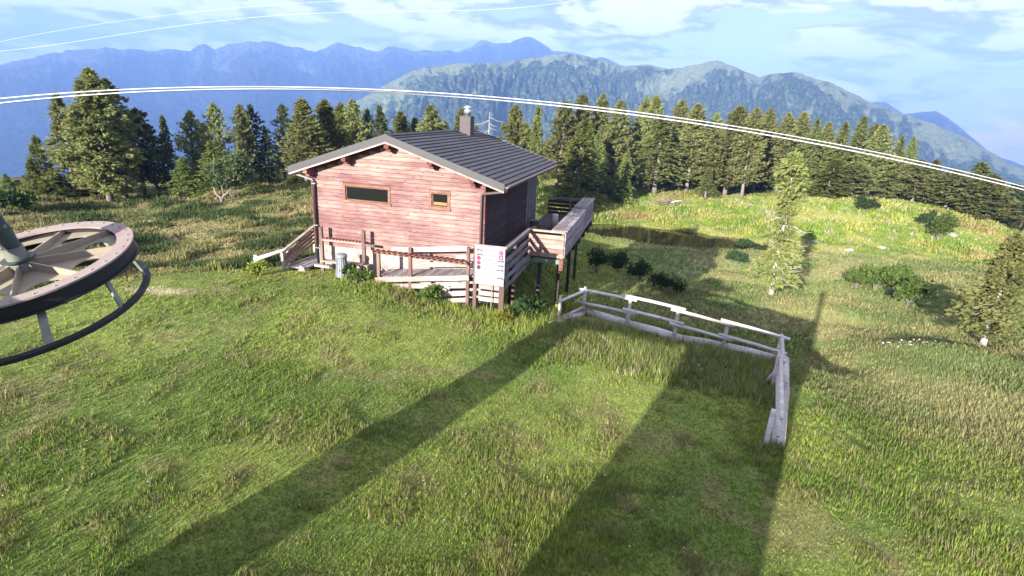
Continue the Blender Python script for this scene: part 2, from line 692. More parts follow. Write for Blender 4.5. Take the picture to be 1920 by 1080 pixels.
# ------------------------------------------------------------------ terrain
CP = np.array([(635, 520, 20), (300, 650, 16), (500, 717, 13), (900, 717, 12.6), (500, 1080, 7), (0, 1080, 9), (0, 717, 15.5), (280, 520, 22),
               (0, 520, 26), (450, 500, 24.5), (203, 375, 55), (400, 365, 52), (560, 355, 50), (0, 365, 56), (300, 450, 34), (100, 450, 36),
               (713, 523, 19.5), (885, 565, 18.9), (938, 580, 18.5), (600, 505, 21.3), (1095, 590, 18.2), (1175, 612, 17.6), (1260, 642, 17),
               (1355, 655, 17.3), (1470, 670, 17.8), (1440, 720, 15.4), (1040, 605, 17.1), (1443, 552, 32), (1240, 540, 33), (1120, 500, 44), (1110, 460, 58),
               (1200, 430, 70), (1110, 432, 67), (1380, 465, 65), (1240, 470, 57), (1140, 385, 84), (1245, 375, 92), (1355, 372, 100),
               (1600, 380, 106), (1700, 385, 108), (1850, 440, 98), (1510, 435, 80), (1740, 470, 78), (1685, 490, 67), (1837, 645, 26.5),
               (1920, 717, 21.5), (1530, 717, 18), (1900, 560, 38), (1650, 580, 35), (1530, 597, 27), (1450, 400, 90), (1500, 1080, 8.5), (1920, 1080, 11),
               (1000, 1080, 6.6)])
_P = [tuple(ray(a, b) * r) for a, b, r in CP]
_P += [(0, 0, -6.5), (-8, 0, -6.3), (8, 0, -6.8), (0, -15, -6.5), (-20, -10, -6.2), (20, -10, -7), (-40, 10, -6.8), (-60, 35, -8.3), (0, 62, -9.6),
       (-10, 50, -7.6), (0, 40, -8.3), (60, 30, -10.8), (50, 5, -9), (5, 80, -12.2), (4, 26, -7.3), (75, 62, -13.6), (90, 40, -12.5)]
_P = np.array(_P)
_S = 20.0


def _phi(d2):
    return np.where(d2 > 0, .5 * d2 * np.log(np.maximum(d2, 1e-12)), 0)


_n = len(_P)
_xy = _P[:, :2] / _S
_K = _phi(((_xy[:, None] - _xy[None]) ** 2).sum(-1)) + np.eye(_n) * .004
_Q = np.c_[np.ones(_n), _xy]
_sol = np.linalg.solve(np.block([[_K, _Q], [_Q.T, np.zeros((3, 3))]]), np.r_[_P[:, 2], 0, 0, 0])
POND_C = np.array([17.2, 65.0])
POND_U = np.array([.945, -.327])
POND_A, POND_B = 8.8, 3.3
POND_Z = 8.0 - 13.45


def pond_e(x, y):
    dx = x - POND_C[0]
    dy = y - POND_C[1]
    a = (dx * POND_U[0] + dy * POND_U[1]) / POND_A
    b = (-dx * POND_U[1] + dy * POND_U[0]) / POND_B
    w = (fbm(x * .5, y * .5, 2, 91) - .5) * .5
    return np.sqrt(a * a + b * b) + w


def height(x, y):
    x = np.asarray(x, float)
    y = np.asarray(y, float)
    shp = x.shape
    x = x.ravel()
    y = y.ravel()
    r = np.hypot(x, y)
    lim = np.minimum(1, 124 / np.maximum(r, 1e-6))
    qx, qy = x * lim / _S, y * lim / _S
    z = np.empty_like(x)
    for i in range(0, len(x), 20000):
        q = np.stack([qx[i:i + 20000], qy[i:i + 20000]], -1)
        z[i:i + 20000] = _phi(((q[:, None, :] - _xy) ** 2).sum(-1)) @ _sol[:_n] + _sol[_n] + q @ _sol[_n + 1:]
    # hummocks
    lawn = sstep(26, 20, r)
    amp = .05 + .16 * (1 - lawn) + .05 * sstep(30, 50, r)
    z = z + (fbm(x * .55, y * .55, 3, 5) - .5) * 2 * amp + (fbm(x * .13, y * .13, 2, 8) - .5) * .5 * (1 - lawn)
    # bank below the log kerb
    ba = (x - 2.5) * .942 - (y - 18.0) * .335
    bb = (x - 2.5) * .335 + (y - 18.0) * .942
    z = z - 1.9 * sstep(.15, 2.6, bb + .9 * sstep(0, -2, ba)) * sstep(17, 5.0, bb) * sstep(-4.8, -2.4, ba) * sstep(9.8, 6.4, ba)
    rgt = sstep(10, 20, np.degrees(np.arctan2(x, y))) * sstep(19, 24, r)
    z = z + rgt * (fbm(x * .33, y * .33, 2, 15) - .5) * .85
    z = z + 2.7 * np.exp(-(((x - 46) / 17) ** 2 + ((y - 79) / 13) ** 2))
    # the hill falls away to the valley past the wood
    fall = np.maximum(r - (118 - 54 * sstep(8, -10, np.degrees(np.arctan2(x, y)))), 0)
    z = z - fall * .42 * sstep(0, 60, fall)
    z = np.maximum(z, -470 + (fbm(x * .004, y * .004, 3, 3) - .5) * 60)
    z = z + 8.0
    e = pond_e(x, y)
    near = e < 2.2
    t = sstep(.85, 1.6, e)
    z = np.where(near, (POND_Z - .55) * (1 - t) + np.maximum(z, POND_Z + .06) * t, z)
    return z.reshape(shp)


def gz(x, y):
    return float(height(np.array([x]), np.array([y]))[0])


def ground_at(px, py, r0=5, r1=140):
    v = ray(px, py)
    rs = np.linspace(r0, r1, 2500)
    g = height(v[0] * rs, v[1] * rs) - (EYE[2] + v[2] * rs)
    i = int(np.argmax(g > 0))
    r = rs[i]
    return np.array([v[0] * r, v[1] * r, height(np.array([v[0] * r]), np.array([v[1] * r]))[0]])


ENC = [(2.5, 18.0), (8.4, 15.9), (7.2, 12.2), (1.4, 14.2)]


def inside_enc(x, y):
    u = np.array([.942, -.335])
    w = np.array([.335, .942])
    a = (x - 2.5) * u[0] + (y - 18.0) * u[1]
    b = (x - 2.5) * w[0] + (y - 18.0) * w[1]
    return (a > -.3) & (a < 6.0) & (b < 0) & (b > -4.2)


def zone_color(x, y):
    """Ground and grass colour by place: lawn, heath, tall grass, dry meadow, ferny knoll."""
    x = np.asarray(x, float)
    y = np.asarray(y, float)
    r = np.hypot(x, y)
    az = np.degrees(np.arctan2(x, y))
    n1 = fbm(x * .35, y * .35, 4, 21)
    n2 = fbm(x * 1.3, y * 1.3, 3, 33)
    n3 = fbm(x * .12, y * .12, 3, 45)

    def mixc(a, b, t):
        t = t[..., None]
        return a * (1 - t) + b * t
    C = lambda *v: np.broadcast_to(np.array(v), x.shape + (3,))
    lawn = mixc(C(.112, .155, .034), C(.172, .205, .048), sstep(.35, .65, n1))
    lawn = mixc(lawn, C(.19, .165, .075), sstep(.56, .75, n2) * .55)
    heath = mixc(C(.165, .175, .065), C(.27, .225, .105), sstep(.42, .66, n1))
    heath = mixc(heath, C(.08, .10, .035), sstep(.54, .70, n2) * .8)
    mead = mixc(C(.140, .175, .058), C(.225, .215, .090), sstep(.38, .64, n1))
    mead = mixc(mead, C(.115, .145, .05), sstep(.5, .7, n3) * .6)
    knoll = mixc(C(.145, .20, .038), C(.235, .245, .06), sstep(.4, .6, n1))
    knoll = mixc(knoll, C(.30, .26, .16), sstep(.56, .68, n2) * .7)
    knoll = mixc(knoll, C(.24, .17, .07), sstep(.6, .75, n3) * .6)
    c = mixc(lawn, heath, sstep(21, 25, r + (n1 - .5) * 3) * sstep(2, -6, az))
    right = sstep(6, 16, az) * sstep(17.5, 20.5, r) + sstep(24, 30, az) * sstep(14, 18, r)
    c = mixc(c, mead, np.clip(right, 0, 1) * sstep(0, 8, az))
    c = mixc(c, knoll, sstep(64, 74, r + (n1 - .5) * 6) * sstep(-2, 6, az))
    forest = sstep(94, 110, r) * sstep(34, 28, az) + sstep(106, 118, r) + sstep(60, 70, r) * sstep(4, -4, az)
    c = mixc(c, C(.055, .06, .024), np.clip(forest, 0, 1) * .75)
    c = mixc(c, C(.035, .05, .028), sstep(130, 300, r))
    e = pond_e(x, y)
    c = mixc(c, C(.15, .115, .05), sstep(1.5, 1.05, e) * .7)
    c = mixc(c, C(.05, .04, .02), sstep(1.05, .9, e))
    path = sstep(1.0, .55, np.hypot((x + 11.3 + (y - 16.8) * .5) / 1.7, (y - 16.8) / .42) + (n1 - .5) * .9)
    c = mixc(c, C(.36, .31, .19), np.clip(path, 0, 1) * .85)
    return c * 1.28


def build_ground():
    az = np.r_[np.linspace(-180, -56, 30, endpoint=False), np.linspace(-56, 56, 330, endpoint=False), np.linspace(56, 180, 31)]
    az = np.radians(az)
    rs = [0.0]
    r = 2.5
    while r < 7300:
        rs.append(r)
        r *= 1.0135 if r < 140 else 1.035
    rs = np.array(rs)
    A, Rr = np.meshgrid(az, rs)
    X = Rr * np.sin(A)
    Y = Rr * np.cos(A)
    Z = height(X, Y)
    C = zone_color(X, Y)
    nr, na = X.shape
    idx = np.arange(nr * na).reshape(nr, na)
    Fq = np.stack([idx[:-1, :-1], idx[:-1, 1:], idx[1:, 1:], idx[1:, :-1]], -1).reshape(-1, 4)
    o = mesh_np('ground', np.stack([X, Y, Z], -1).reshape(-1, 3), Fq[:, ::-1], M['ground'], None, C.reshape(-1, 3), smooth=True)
    tag(o, 'grassy alpine hilltop sloping away behind the hut towards the pond and wood', kind='structure')


build_ground()

# pond
mb = MB()
pts = []
for k in range(64):
    a = 2 * PI * k / 64
    p = POND_C + POND_U * math.cos(a) * POND_A * 1.5 + np.array([-POND_U[1], POND_U[0]]) * math.sin(a) * POND_B * 1.6
    pts.append((p[0], p[1], POND_Z))
mb.add(pts, [tuple(range(64))])
o = mb.build('pond_water', M['water'])
tag(o, 'small dark brown pond in the hollow beyond the terrace', kind='structure')

# ------------------------------------------------------------------ mountains


def ridge(name, sky, R, depth, base, mat, label, spur, seed, rock, x0=-700, x1=2600, ncol=520, nrow=110, fine=0, rough=1.0, jag=0.004):
    pts = np.array(sky, float)
    pxs = np.linspace(x0, x1, ncol)
    pys = np.interp(pxs, pts[:, 0], pts[:, 1])
    dirs = np.array([ray(a, b) for a, b in zip(pxs, pys)])
    az = np.arctan2(dirs[:, 0], dirs[:, 1])
    el = dirs[:, 2]
    el = el + (fbm(pxs * .03, pxs * 0 + seed, 5, seed, .65) - .5) * jag
    Rj = R * (1 + (fbm(pxs * .006, pxs * 0 + 3, 3, seed + 3) - .5) * .16)
    top = EYE[2] + el * Rj
    t = np.r_[np.linspace(-.35, 0, 14, endpoint=False), np.linspace(0, 1, nrow)]
    A, T = np.meshgrid(az, t)
    RR = Rj[None] - T * depth
    X = RR * np.sin(A)
    Y = RR * np.cos(A)
    tt = np.abs(T)
    prof = np.where(T < 0, 1 - tt * 1.6, (1 - tt) ** 1.12)
    Z = base + (top[None] - base) * prof
    # spurs and gullies run down the slope and branch
    arc = A * R / spur
    warp = (fbm(arc * .8, T * 3 + 5, 3, seed + 11) - .5) * 1.6
    rn = 1 - np.abs(2 * fbm(arc + warp + T * .6, T * 1.4, 4, seed + 20, .55) - 1)
    rn2 = 1 - np.abs(2 * fbm(arc * 3.1 + warp * 2, T * 4.5, 4, seed + 30, .6) - 1)
    env = np.clip(tt * 5, 0, 1) * np.clip((1 - tt) * 3, 0, 1)
    amp = (top[None] - base) * rough
    rn3 = 1 - np.abs(2 * fbm(arc * 9 + warp * 3, T * 14, 3, seed + 40, .6) - 1)
    rn4 = (fbm(arc * 26 + warp * 6, T * 36, 3, seed + 50, .6) - .5) * fine
    Z = Z + env * amp * ((rn - .55) * .15 + (rn2 - .5) * .10 + (rn3 - .5) * .055 + rn4 * .05)
    forest = sstep(.10, .60, tt + (rn - .5) * .25 + (rn2 - .5) * .35 + (rn3 - .5) * .25)
    steep = np.clip(np.abs(np.gradient(Z, axis=1)) / (np.abs(np.gradient(X, axis=1)) + np.abs(np.gradient(Y, axis=1)) + 1e-6), 0, 2)
    rk = np.clip((rn2 - .35) * .6 + steep * .25, 0, 1) * rock + (tt < .03) * .15 * rock
    C = np.stack([forest, rk, rn], -1)
    nr, na = X.shape
    idx = np.arange(nr * na).reshape(nr, na)
    Fq = np.stack([idx[:-1, :-1], idx[:-1, 1:], idx[1:, 1:], idx[1:, :-1]], -1).reshape(-1, 4)
    o = mesh_np(name, np.stack([X, Y, Z], -1).reshape(-1, 3), Fq, mat, None, C.reshape(-1, 3), smooth=True)
    tag(o, label, kind='structure')


ridge('mountain', [(-900, 150), (-300, 140), (0, 118), (100, 98), (200, 88), (245, 89), (290, 95), (325, 88), (357, 94), (382, 80), (400, 88), (440, 78), (515, 77),
                   (560, 90), (590, 99), (635, 81), (655, 86), (700, 98), (740, 88), (775, 95), (800, 96), (850, 96), (880, 90), (905, 77), (945, 81), (985, 70), (1010, 78), (1035, 96), (1062, 97),
                   (1090, 103), (1140, 111), (1200, 140), (1400, 190), (2000, 330), (2700, 420)], 5600, 2500, -470, M['far'],
      'long blue hazy mountain range across the valley on the left', 700, 3, .3, jag=.011, x0=-500, x1=1500, ncol=900, nrow=160, fine=1)
ridge('mountain', [(-900, 600), (300, 420), (560, 260), (640, 205), (680, 183), (720, 160), (780, 131), (860, 117), (900, 119), (960, 115), (1005, 107), (1040, 100), (1090, 104), (1140, 115),
                   (1165, 127), (1190, 122), (1220, 121), (1260, 130), (1300, 122), (1345, 113), (1375, 125), (1425, 147), (1455, 138), (1490, 136), (1530, 146), (1560, 156), (1630, 190), (1700, 216),
                   (1760, 236), (1820, 262), (1860, 288), (1920, 318), (2100, 420), (2700, 700)], 2300, 1250, -470, M['mid'],
      'grey green rocky ridge with forested gullies behind the wood', 260, 7, .42, jag=.006, rough=.9, x0=250, x1=2300, ncol=1100, nrow=230, fine=1)
ridge('mountain', [(300, 500), (1400, 300), (1600, 210), (1640, 192), (1660, 191), (1680, 205), (1695, 215), (1720, 212), (1755, 208), (1775, 218), (1800, 240), (1850, 282), (1880, 296),
                   (1920, 312), (2000, 350), (2300, 470), (2700, 600)], 4600, 1800, -470, M['far'],
      'distant pale blue peaks showing over the right end of the ridge', 500, 13, .4, jag=.004, x0=1200, x1=2400, ncol=500, fine=1)

# haze: one even box of pale air round everything
hz = MB().box((0, 0, 110), (15600, 15600, 1220)).build('haze', None)
hm, nt, N, L = new_mat('pale blue air')
ho = N('ShaderNodeOutputMaterial')
pv = N('ShaderNodeVolumePrincipled')
pv.inputs['Color'].default_value = (.215, .385, .86, 1)
pv.inputs['Density'].default_value = 2.3e-4
pv.inputs['Anisotropy'].default_value = 0.0
L(pv.outputs[0], ho.inputs['Volume'])
hz.data.materials.append(hm)
tag(hz, 'pale blue haze filling the valley air', kind='stuff')

# ------------------------------------------------------------------ mountain hut
HO = Vector((-7.38028, 20.48135, 8 - 5.16974))
hut = empty('mountain_hut', HO, (0, 0, YAW))
tag(hut, 'red weathered timber hut with dark sheet roof standing beside the terrace', 'hut')
W_, L_ = 6.5, 8.15
RX, RZ = 3.18, 4.14
EL, ER, EZL, EZR = -.58, 7.32, 2.86, 2.83
GF, GB = -.56, 8.72
SLL = (RZ - EZL) / (RX - EL)
SLR = (RZ - EZR) / (ER - RX)


def rooftop(x):
    return RZ - (RX - x) * SLL if x < RX else RZ - (x - RX) * SLR


WA = (1.23, 3.07, 1.69, 2.37)
WB = (4.535, 5.30, 1.725, 2.38)

# unit board, long axis x, chamfered front lower edge (shared by every board)
ub = MB()
pf = [(-.5, -.5), (.5, -.5), (.5, .42), (.28, .5), (-.5, .5)]
ub.add([(-.5, b, a) for b, a in pf] + [(.5, b, a) for b, a in pf],
       [(4, 3, 2, 1, 0), (5, 6, 7, 8, 9), (0, 1, 6, 5), (1, 2, 7, 6), (2, 3, 8, 7), (3, 4, 9, 8), (4, 0, 5, 9)])


def board_mesh(name, mat):
    return ub.mesh(name, mat)


B = {k: board_mesh('board_' + k, M[k]) for k in ('wall', 'sidewall', 'pale', 'paley', 'grey', 'deckpanel', 'trim', 'post', 'edge', 'soffit', 'shadewood')}


def board(name, mat, parent, x0, x1, y0, y1, z0, z1):
    """Axis-aligned board between two corners of its box, long along its longest side."""
    dx, dy, dz = x1 - x0, y1 - y0, z1 - z0
    c = ((x0 + x1) / 2, (y0 + y1) / 2, (z0 + z1) / 2)
    if dy >= dx and dy >= dz:
        return inst(name, B[mat], parent, c, (0, 0, PI / 2), (dy, dx, dz))
    if dz >= dx and dz >= dy:
        return inst(name, B[mat], parent, c, (0, PI / 2, 0), (dz, dy, dx))
    return inst(name, B[mat], parent, c, (0, 0, 0), (dx, dy, dz))


def slant(name, mat, parent, a, b, w, h):
    """Board from a to b (house space), w thick sideways, h tall."""
    a = Vector(a)
    b = Vector(b)
    x = b - a
    ln = x.length
    x.normalize()
    y = Vector((0, 0, 1)).cross(x)
    if y.length < 1e-4:
        y = Vector((0, 1, 0))
    y.normalize()
    z = x.cross(y)
    o = inst(name, B[mat], parent, (a + b) / 2, Matrix((x, y, z)).transposed().to_euler(), (ln, w, h))
    return o


# plinth
MB().box((W_ / 2, L_ / 2 + .04, -1.16), (W_ - .1, L_ - .02, 2.28)).build('plinth', M['plaster'], hut)
# front wall: timber core with window openings, cladding boards as pieces
mb = MB()
T0, T1 = .002, .10


def corebox(x0, x1, z0, z1):
    mb.box(((x0 + x1) / 2, (T0 + T1) / 2, (z0 + z1) / 2), (x1 - x0, T1 - T0, z1 - z0))


corebox(0, W_, 0, WA[2])
corebox(0, WA[0], WA[2], WA[3])
corebox(WA[1], WB[0], WA[2], WA[3])
corebox(WB[1], W_, WA[2], WA[3])
corebox(WB[0], WB[1], WA[2], WB[2])
mb.prism([(0, T0, WA[3]), (W_, T0, WA[3]), (W_, T0, rooftop(W_) - .27), (RX, T0, RZ - .27), (0, T0, rooftop(0) - .27)], (0, T1 - T0, 0))
mb.box((W_ / 2, .5, 2.02), (W_ - .3, .02, .9))
front = mb.build('front_wall', M['trim'], hut)
CH = .142
rr = random.Random(3)
k = 0
z = 0.0
while z < RZ - .42:
    z0, z1 = z + .006, z + CH - .007
    xa, xb = 0.0, W_
    ztop = z1 + .30
    if ztop > rooftop(0):
        xa = RX - (RZ - ztop) / SLL
    if ztop > rooftop(W_):
        xb = RX + (RZ - ztop) / SLR
    segs = [(xa, xb)]
    for w in (WA, WB):
        if z1 > w[2] + .02 and z0 < w[3] - .02:
            ns = []
            for a, b in segs:
                if a < w[0] and b > w[1]:
                    ns += [(a, w[0] - .0), (w[1] + .0, b)]
                else:
                    ns.append((a, b))
            segs = ns
    fin = []
    for a, b in segs:
        if b - a > 3.2:
            m_ = a + (b - a) * rr.uniform(.28, .72)
            fin += [(a, m_ - .002), (m_ + .002, b)]
        else:
            fin.append((a, b))
    for a, b in fin:
        if b - a > .06:
            th = .034 + rr.uniform(-.003, .005)
            board('plank', 'wall', front, a + .001, b - .001, -th, 0, z0 + rr.uniform(-.001, .001), z1)
    z += CH
# corner boards
board('corner_board', 'trim', hut, -.055, -.004, -.05, .10, -.02, rooftop(0) - .30)
board('corner_board', 'trim', hut, W_ + .002, W_ + .05, -.05, .098, 0, rooftop(W_) - .30)
# left and back walls
o = MB().box((.05, L_ / 2 + .06, 1.28), (.09, L_ - .16, 2.56)).build('side_wall', M['wall'], hut)
mb = MB().prism([(.1, L_, 0), (W_ - .1, L_, 0), (W_ - .1, L_, rooftop(W_ - .1) - .28), (RX, L_, RZ - .28), (.1, L_, rooftop(.1) - .28)], (0, -.09, 0))
mb.build('back_wall', M['wall'], hut)
# right wall with boards coloured darker for its shade, door and a taller vertical boarded bay
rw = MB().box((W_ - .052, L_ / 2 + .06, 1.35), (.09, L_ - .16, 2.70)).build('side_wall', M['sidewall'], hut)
z = 0.0
DY0, DY1 = 3.05, 4.05
while z < 2.68:
    z1 = min(z + CH - .006, 2.70)
    for a, b in (((.11, DY0 - .04), (DY1 + .04, 6.25)) if z < 2.05 else ((.11, 6.25),)):
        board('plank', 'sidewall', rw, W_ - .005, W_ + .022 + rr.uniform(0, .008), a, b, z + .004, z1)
    z += CH
yv = 6.28
while yv < L_ - .1:
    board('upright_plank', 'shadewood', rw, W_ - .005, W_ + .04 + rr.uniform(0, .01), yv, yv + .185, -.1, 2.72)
    yv += .195
dr = board('door', 'sidewall', hut, W_ - .01, W_ + .03, DY0, DY1, .03, 2.0)
# windows


def window(w, name, curtain):
    x0, x1, z0, z1 = w
    fr = MB()
    t = .085
    d0, d1 = -.06, .06
    fr.box(((x0 + x1) / 2, (d0 + d1) / 2, z1 - t / 2), (x1 - x0, d1 - d0, t))
    fr.box(((x0 + x1) / 2, (d0 + d1) / 2 - .012, z0 + t / 2), (x1 - x0 + .05, d1 - d0 + .03, t))
    fr.box((x0 + t / 2, (d0 + d1) / 2, (z0 + z1) / 2), (t, d1 - d0 - .004, z1 - z0 - 2 * t))
    fr.box((x1 - t / 2, (d0 + d1) / 2, (z0 + z1) / 2), (t, d1 - d0 - .004, z1 - z0 - 2 * t))
    f = fr.build('window', M['frame'], hut)
    s = MB()
    i = .035
    X0, X1, Z0, Z1 = x0 + t, x1 - t, z0 + t, z1 - t
    s.box(((X0 + X1) / 2, .02, Z1 - i / 2), (X1 - X0, .05, i))
    s.box(((X0 + X1) / 2, .02, Z0 + i / 2), (X1 - X0, .05, i))
    s.box((X0 + i / 2, .02, (Z0 + Z1) / 2), (i, .046, Z1 - Z0 - 2 * i))
    s.box((X1 - i / 2, .02, (Z0 + Z1) / 2), (i, .046, Z1 - Z0 - 2 * i))
    s.build('sash', M['frame'], f)
    MB().box(((X0 + X1) / 2, .03, (Z0 + Z1) / 2), (X1 - X0 - .06, .008, Z1 - Z0 - .06)).build('pane', M['glass'], f)
    if curtain:
        mbb = MB()
        mbb.box(((X0 + X1) / 2, .012, Z0 + .12), (X1 - X0 - .1, .01, .10))
        mbb.build('blind', M['curtain'], f)


window(WA, 'a', False)
window(WB, 'b', True)

# roof: deck, tiles, fascia, edge board, purlins
roof = empty('roof', (0, 0, 0), parent=hut)
TH = .235
mb = MB()
mb.prism([(EL + .02, GF + .03, EZL - .03), (RX, GF + .03, RZ - .03), (RX, GF + .03, RZ - TH), (EL + .02, GF + .03, EZL - TH)], (0, GB - GF - .06, 0))
mb.prism([(RX, GF + .03, RZ - .03), (ER - .02, GF + .03, EZR - .03), (ER - .02, GF + .03, EZR - TH), (RX, GF + .03, RZ - TH)], (0, GB - GF - .06, 0))
mb.build('roof_deck', M['soffit'], roof)
# tile: thin slab with a turned-down front lip and shallow pan waves
angR = math.atan(SLR)
angL = math.atan(SLL)
lenR = math.hypot(ER - RX, RZ - EZR)
lenL = math.hypot(RX - EL, RZ - EZL)
NR, NC = 18, 9
tl = (GB - GF) / NC
tw = lenR / NR


def tile_mesh(pitch, run):
    m_ = MB()
    n = 12
    top, bot = [], []
    vs = []
    for i in range(n + 1):
        y = -tl / 2 + .003 + (tl - .006) * i / n
        wv = .010 * (1 if i % 2 else 0)
        vs += [(-run / 2, y, .004 + wv * .4), (run / 2 + .012, y, .034 + wv), (run / 2 + .012, y, .002)]
    fs = []
    for i in range(n):
        a = i * 3
        b = a + 3
        fs += [(a, a + 1, b + 1, b), (a + 1, a + 2, b + 2, b + 1)]
    m_.add(vs, fs)
    return m_.mesh('tile', M['roof'])


tmR = tile_mesh(SLR, tw)
twL = lenL / 16
tmL = tile_mesh(SLL, twL)
for i in range(NR):
    for j in range(NC):
        d = (i + .5) * tw
        o = inst('tile', tmR, roof, (RX + d * math.cos(angR), GF + (j + .5) * tl, RZ - d * math.sin(angR) - .028), (0, angR, 0))
        o.rotation_euler = (rr.uniform(-.003, .003), angR + rr.uniform(-.004, .004), 0)
for i in range(16):
    for j in range(NC):
        d = (i + .5) * twL
        inst('tile', tmL, roof, (RX - d * math.cos(angL), GF + (j + .5) * tl, RZ - d * math.sin(angL) - .028), (0, angL, PI))
# ridge cap
mb = MB()
mb.prism([(RX - .13, GF, RZ - .015), (RX, GF, RZ + .045), (RX + .13, GF, RZ - .015), (RX, GF, RZ + .01)], (0, GB - GF, 0))
mb.build('ridge_cap', M['roof'], roof)
for yy, dy in ((GF - .02, .045), (GB - .03, .045)):
    mb = MB()
    mb.prism([(EL - .02, yy, EZL + .015), (RX, yy, RZ + .03), (RX, yy, RZ - .21), (EL - .02, yy, EZL - .215)], (0, dy, 0))
    mb.build('fascia', M['fascia'], roof)
    mb = MB()
    mb.prism([(RX + .001, yy, RZ + .03), (ER + .02, yy, EZR + .015), (ER + .02, yy, EZR - .215), (RX + .001, yy, RZ - .21)], (0, dy, 0))
    mb.build('fascia', M['fascia'], roof)
mb = MB()
for sgn in (-1, 1):
    xe, ze = (EL, EZL) if sgn < 0 else (ER, EZR)
    mb.prism([(RX, GF - .012, RZ - .212), (xe, GF - .012, ze - .217), (xe, GF - .012, ze - .275), (RX, GF - .012, RZ - .270)], (0, .04, 0))
mb.build('edge_board', M['edge'], roof)
for x, big in ((RX, 1), (1.55, 1), (.02, 1), (4.72, 1), (6.2, 1)):
    zt = rooftop(x) - TH - .02
    if x == RX:
        zt -= .03
    mb = MB()
    mb.box((x, (GF + .05 + GB - .05) / 2, zt - .075), (.17, GB - GF - .10, .15))
    mb.box((x, -.12, zt - .21), (.15, .46, .12))
    mb.build('purlin', M['trim'], roof)
# gutters and downpipes


def gutter(x, z, name):
    mb = MB()
    n = 7
    prof = [(x + .065 * math.cos(PI + PI * i / n), z + .065 * math.sin(PI + PI * i / n)) for i in range(n + 1)]
    prof += [(a[0] * 1 + (.012 if False else 0), a[1]) for a in []]
    vs = []
    for yy in (GF + .02, GB - .02):
        vs += [(a, yy, b) for a, b in prof]
        vs += [(x + (a - x) * .86, yy, z + (b - z) * .86) for a, b in prof]
    m_ = n + 1
    fs = []
    for i in range(n):
        fs += [(i, i + 1, 2 * m_ + i + 1, 2 * m_ + i), (m_ + i, 3 * m_ + i, 3 * m_ + i + 1, m_ + i + 1)]
        fs += [(i, m_ + i, m_ + i + 1, i + 1), (2 * m_ + i, 2 * m_ + i + 1, 3 * m_ + i + 1, 3 * m_ + i)]
    fs += [(0, 2 * m_, 3 * m_, m_), (n, m_ + n, 3 * m_ + n, 2 * m_ + n)]
    mb.add(vs, fs)
    mb.build('gutter', M['gutterpale'], hut)


gutter(ER + .085, EZR - .06, 'r')
gutter(EL - .085, EZL - .06, 'l')
dp = MB().tube([(EL - .06, GF + .12, EZL - .14), (EL + .02, GF + .14, EZL - .22), (.03, -.13, 2.42), (.10, -.11, 2.33)], .04, 10).build('gutter_outlet', M['gutterpale'], hut, True)
dp = MB().tube([(.10, -.11, 2.35), (.10, -.11, 2.2), (.10, -.11, -1.0)], .05, 10).build('downpipe', M['darksteel'], hut, True)
mb = MB()
for zz in (.75, 2.28, -.1):
    mb.box((.10, -.09, zz), (.125, .13, .035))
mb.build('clamp', M['steel'], dp)
mb = MB().tube([(ER + .06, GF + .12, EZR - .15), (ER + .03, GF + .12, EZR - .24), (W_ + .02, -.12, 2.42), (W_ - .06, -.11, 2.36), (W_ - .06, -.11, -.9)], .045, 10)
mb.build('downpipe', M['gutter'], hut, True)
# chimney
CX0, CX1, CY0, CY1 = 3.33, 3.84, 6.2, 6.72
ch = MB().box(((CX0 + CX1) / 2, (CY0 + CY1) / 2, 4.30), (CX1 - CX0, CY1 - CY0, .86)).build('chimney', M['chim'], hut, bevel=.012)
MB().box(((CX0 + CX1) / 2, (CY0 + CY1) / 2, 4.742), (CX1 - CX0 + .04, CY1 - CY0 + .04, .03)).build('chimney_slab', M['fascia'], ch)
cx, cy = (CX0 + CX1) / 2 + .03, (CY0 + CY1) / 2
MB().lathe([(.11, 4.873), (.11, 4.98), (.155, 4.98), (.155, 5.14), (.10, 5.16), (.10, 5.20), (.19, 5.22), (.18, 5.25), (.04, 5.33)], 18, (cx, cy, -.118)).build('chimney_cowl', M['steel'], ch, True)

# ------------------------------------------------------------------ terrace with ramp and rails
HM = Matrix.Translation(HO) @ Matrix.Rotation(YAW, 4, 'Z')


def hworld(p):
    return HM @ Vector(p)


def hground(x, y):
    """Ground height in house space under a house-space point."""
    w = hworld((x, y, 0))
    return gz(w.x, w.y) - HO.z


ter = empty('wooden_terrace', hworld((7.7, 2.4, 0)), (0, 0, YAW))
tag(ter, 'raised timber terrace with boarded rail and counter along the shaded side of the hut', 'terrace')
inv = Matrix.Translation((-7.7, -2.4, 0))


def tb(name, mat, x0, x1, y0, y1, z0, z1, parent=None):
    o = board(name, mat, parent or ter, x0, x1, y0, y1, z0, z1)
    o.location -= Vector((7.7, 2.4, 0))
    return o


def tm(mb_, name, mat, **k):
    o = mb_.build(name, mat, ter, **k)
    for v in o.data.vertices:
        v.co -= Vector((7.7, 2.4, 0))
    return o


DX1 = 8.95
DYF, DYB = 2.42, 11.0
x = 6.56
while x < DX1 - .1:
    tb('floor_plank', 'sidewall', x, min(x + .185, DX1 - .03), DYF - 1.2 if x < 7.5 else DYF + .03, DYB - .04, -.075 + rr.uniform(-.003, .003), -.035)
    x += .195
# under-floor beams
for yy in (DYF + .12, 4.4, 6.5, 8.6, DYB - .15):
    tm(MB().box(((6.6 + DX1) / 2, yy, -.18), (DX1 - 6.62, .12, .20)), 'floor_beam', M['sidewall'])
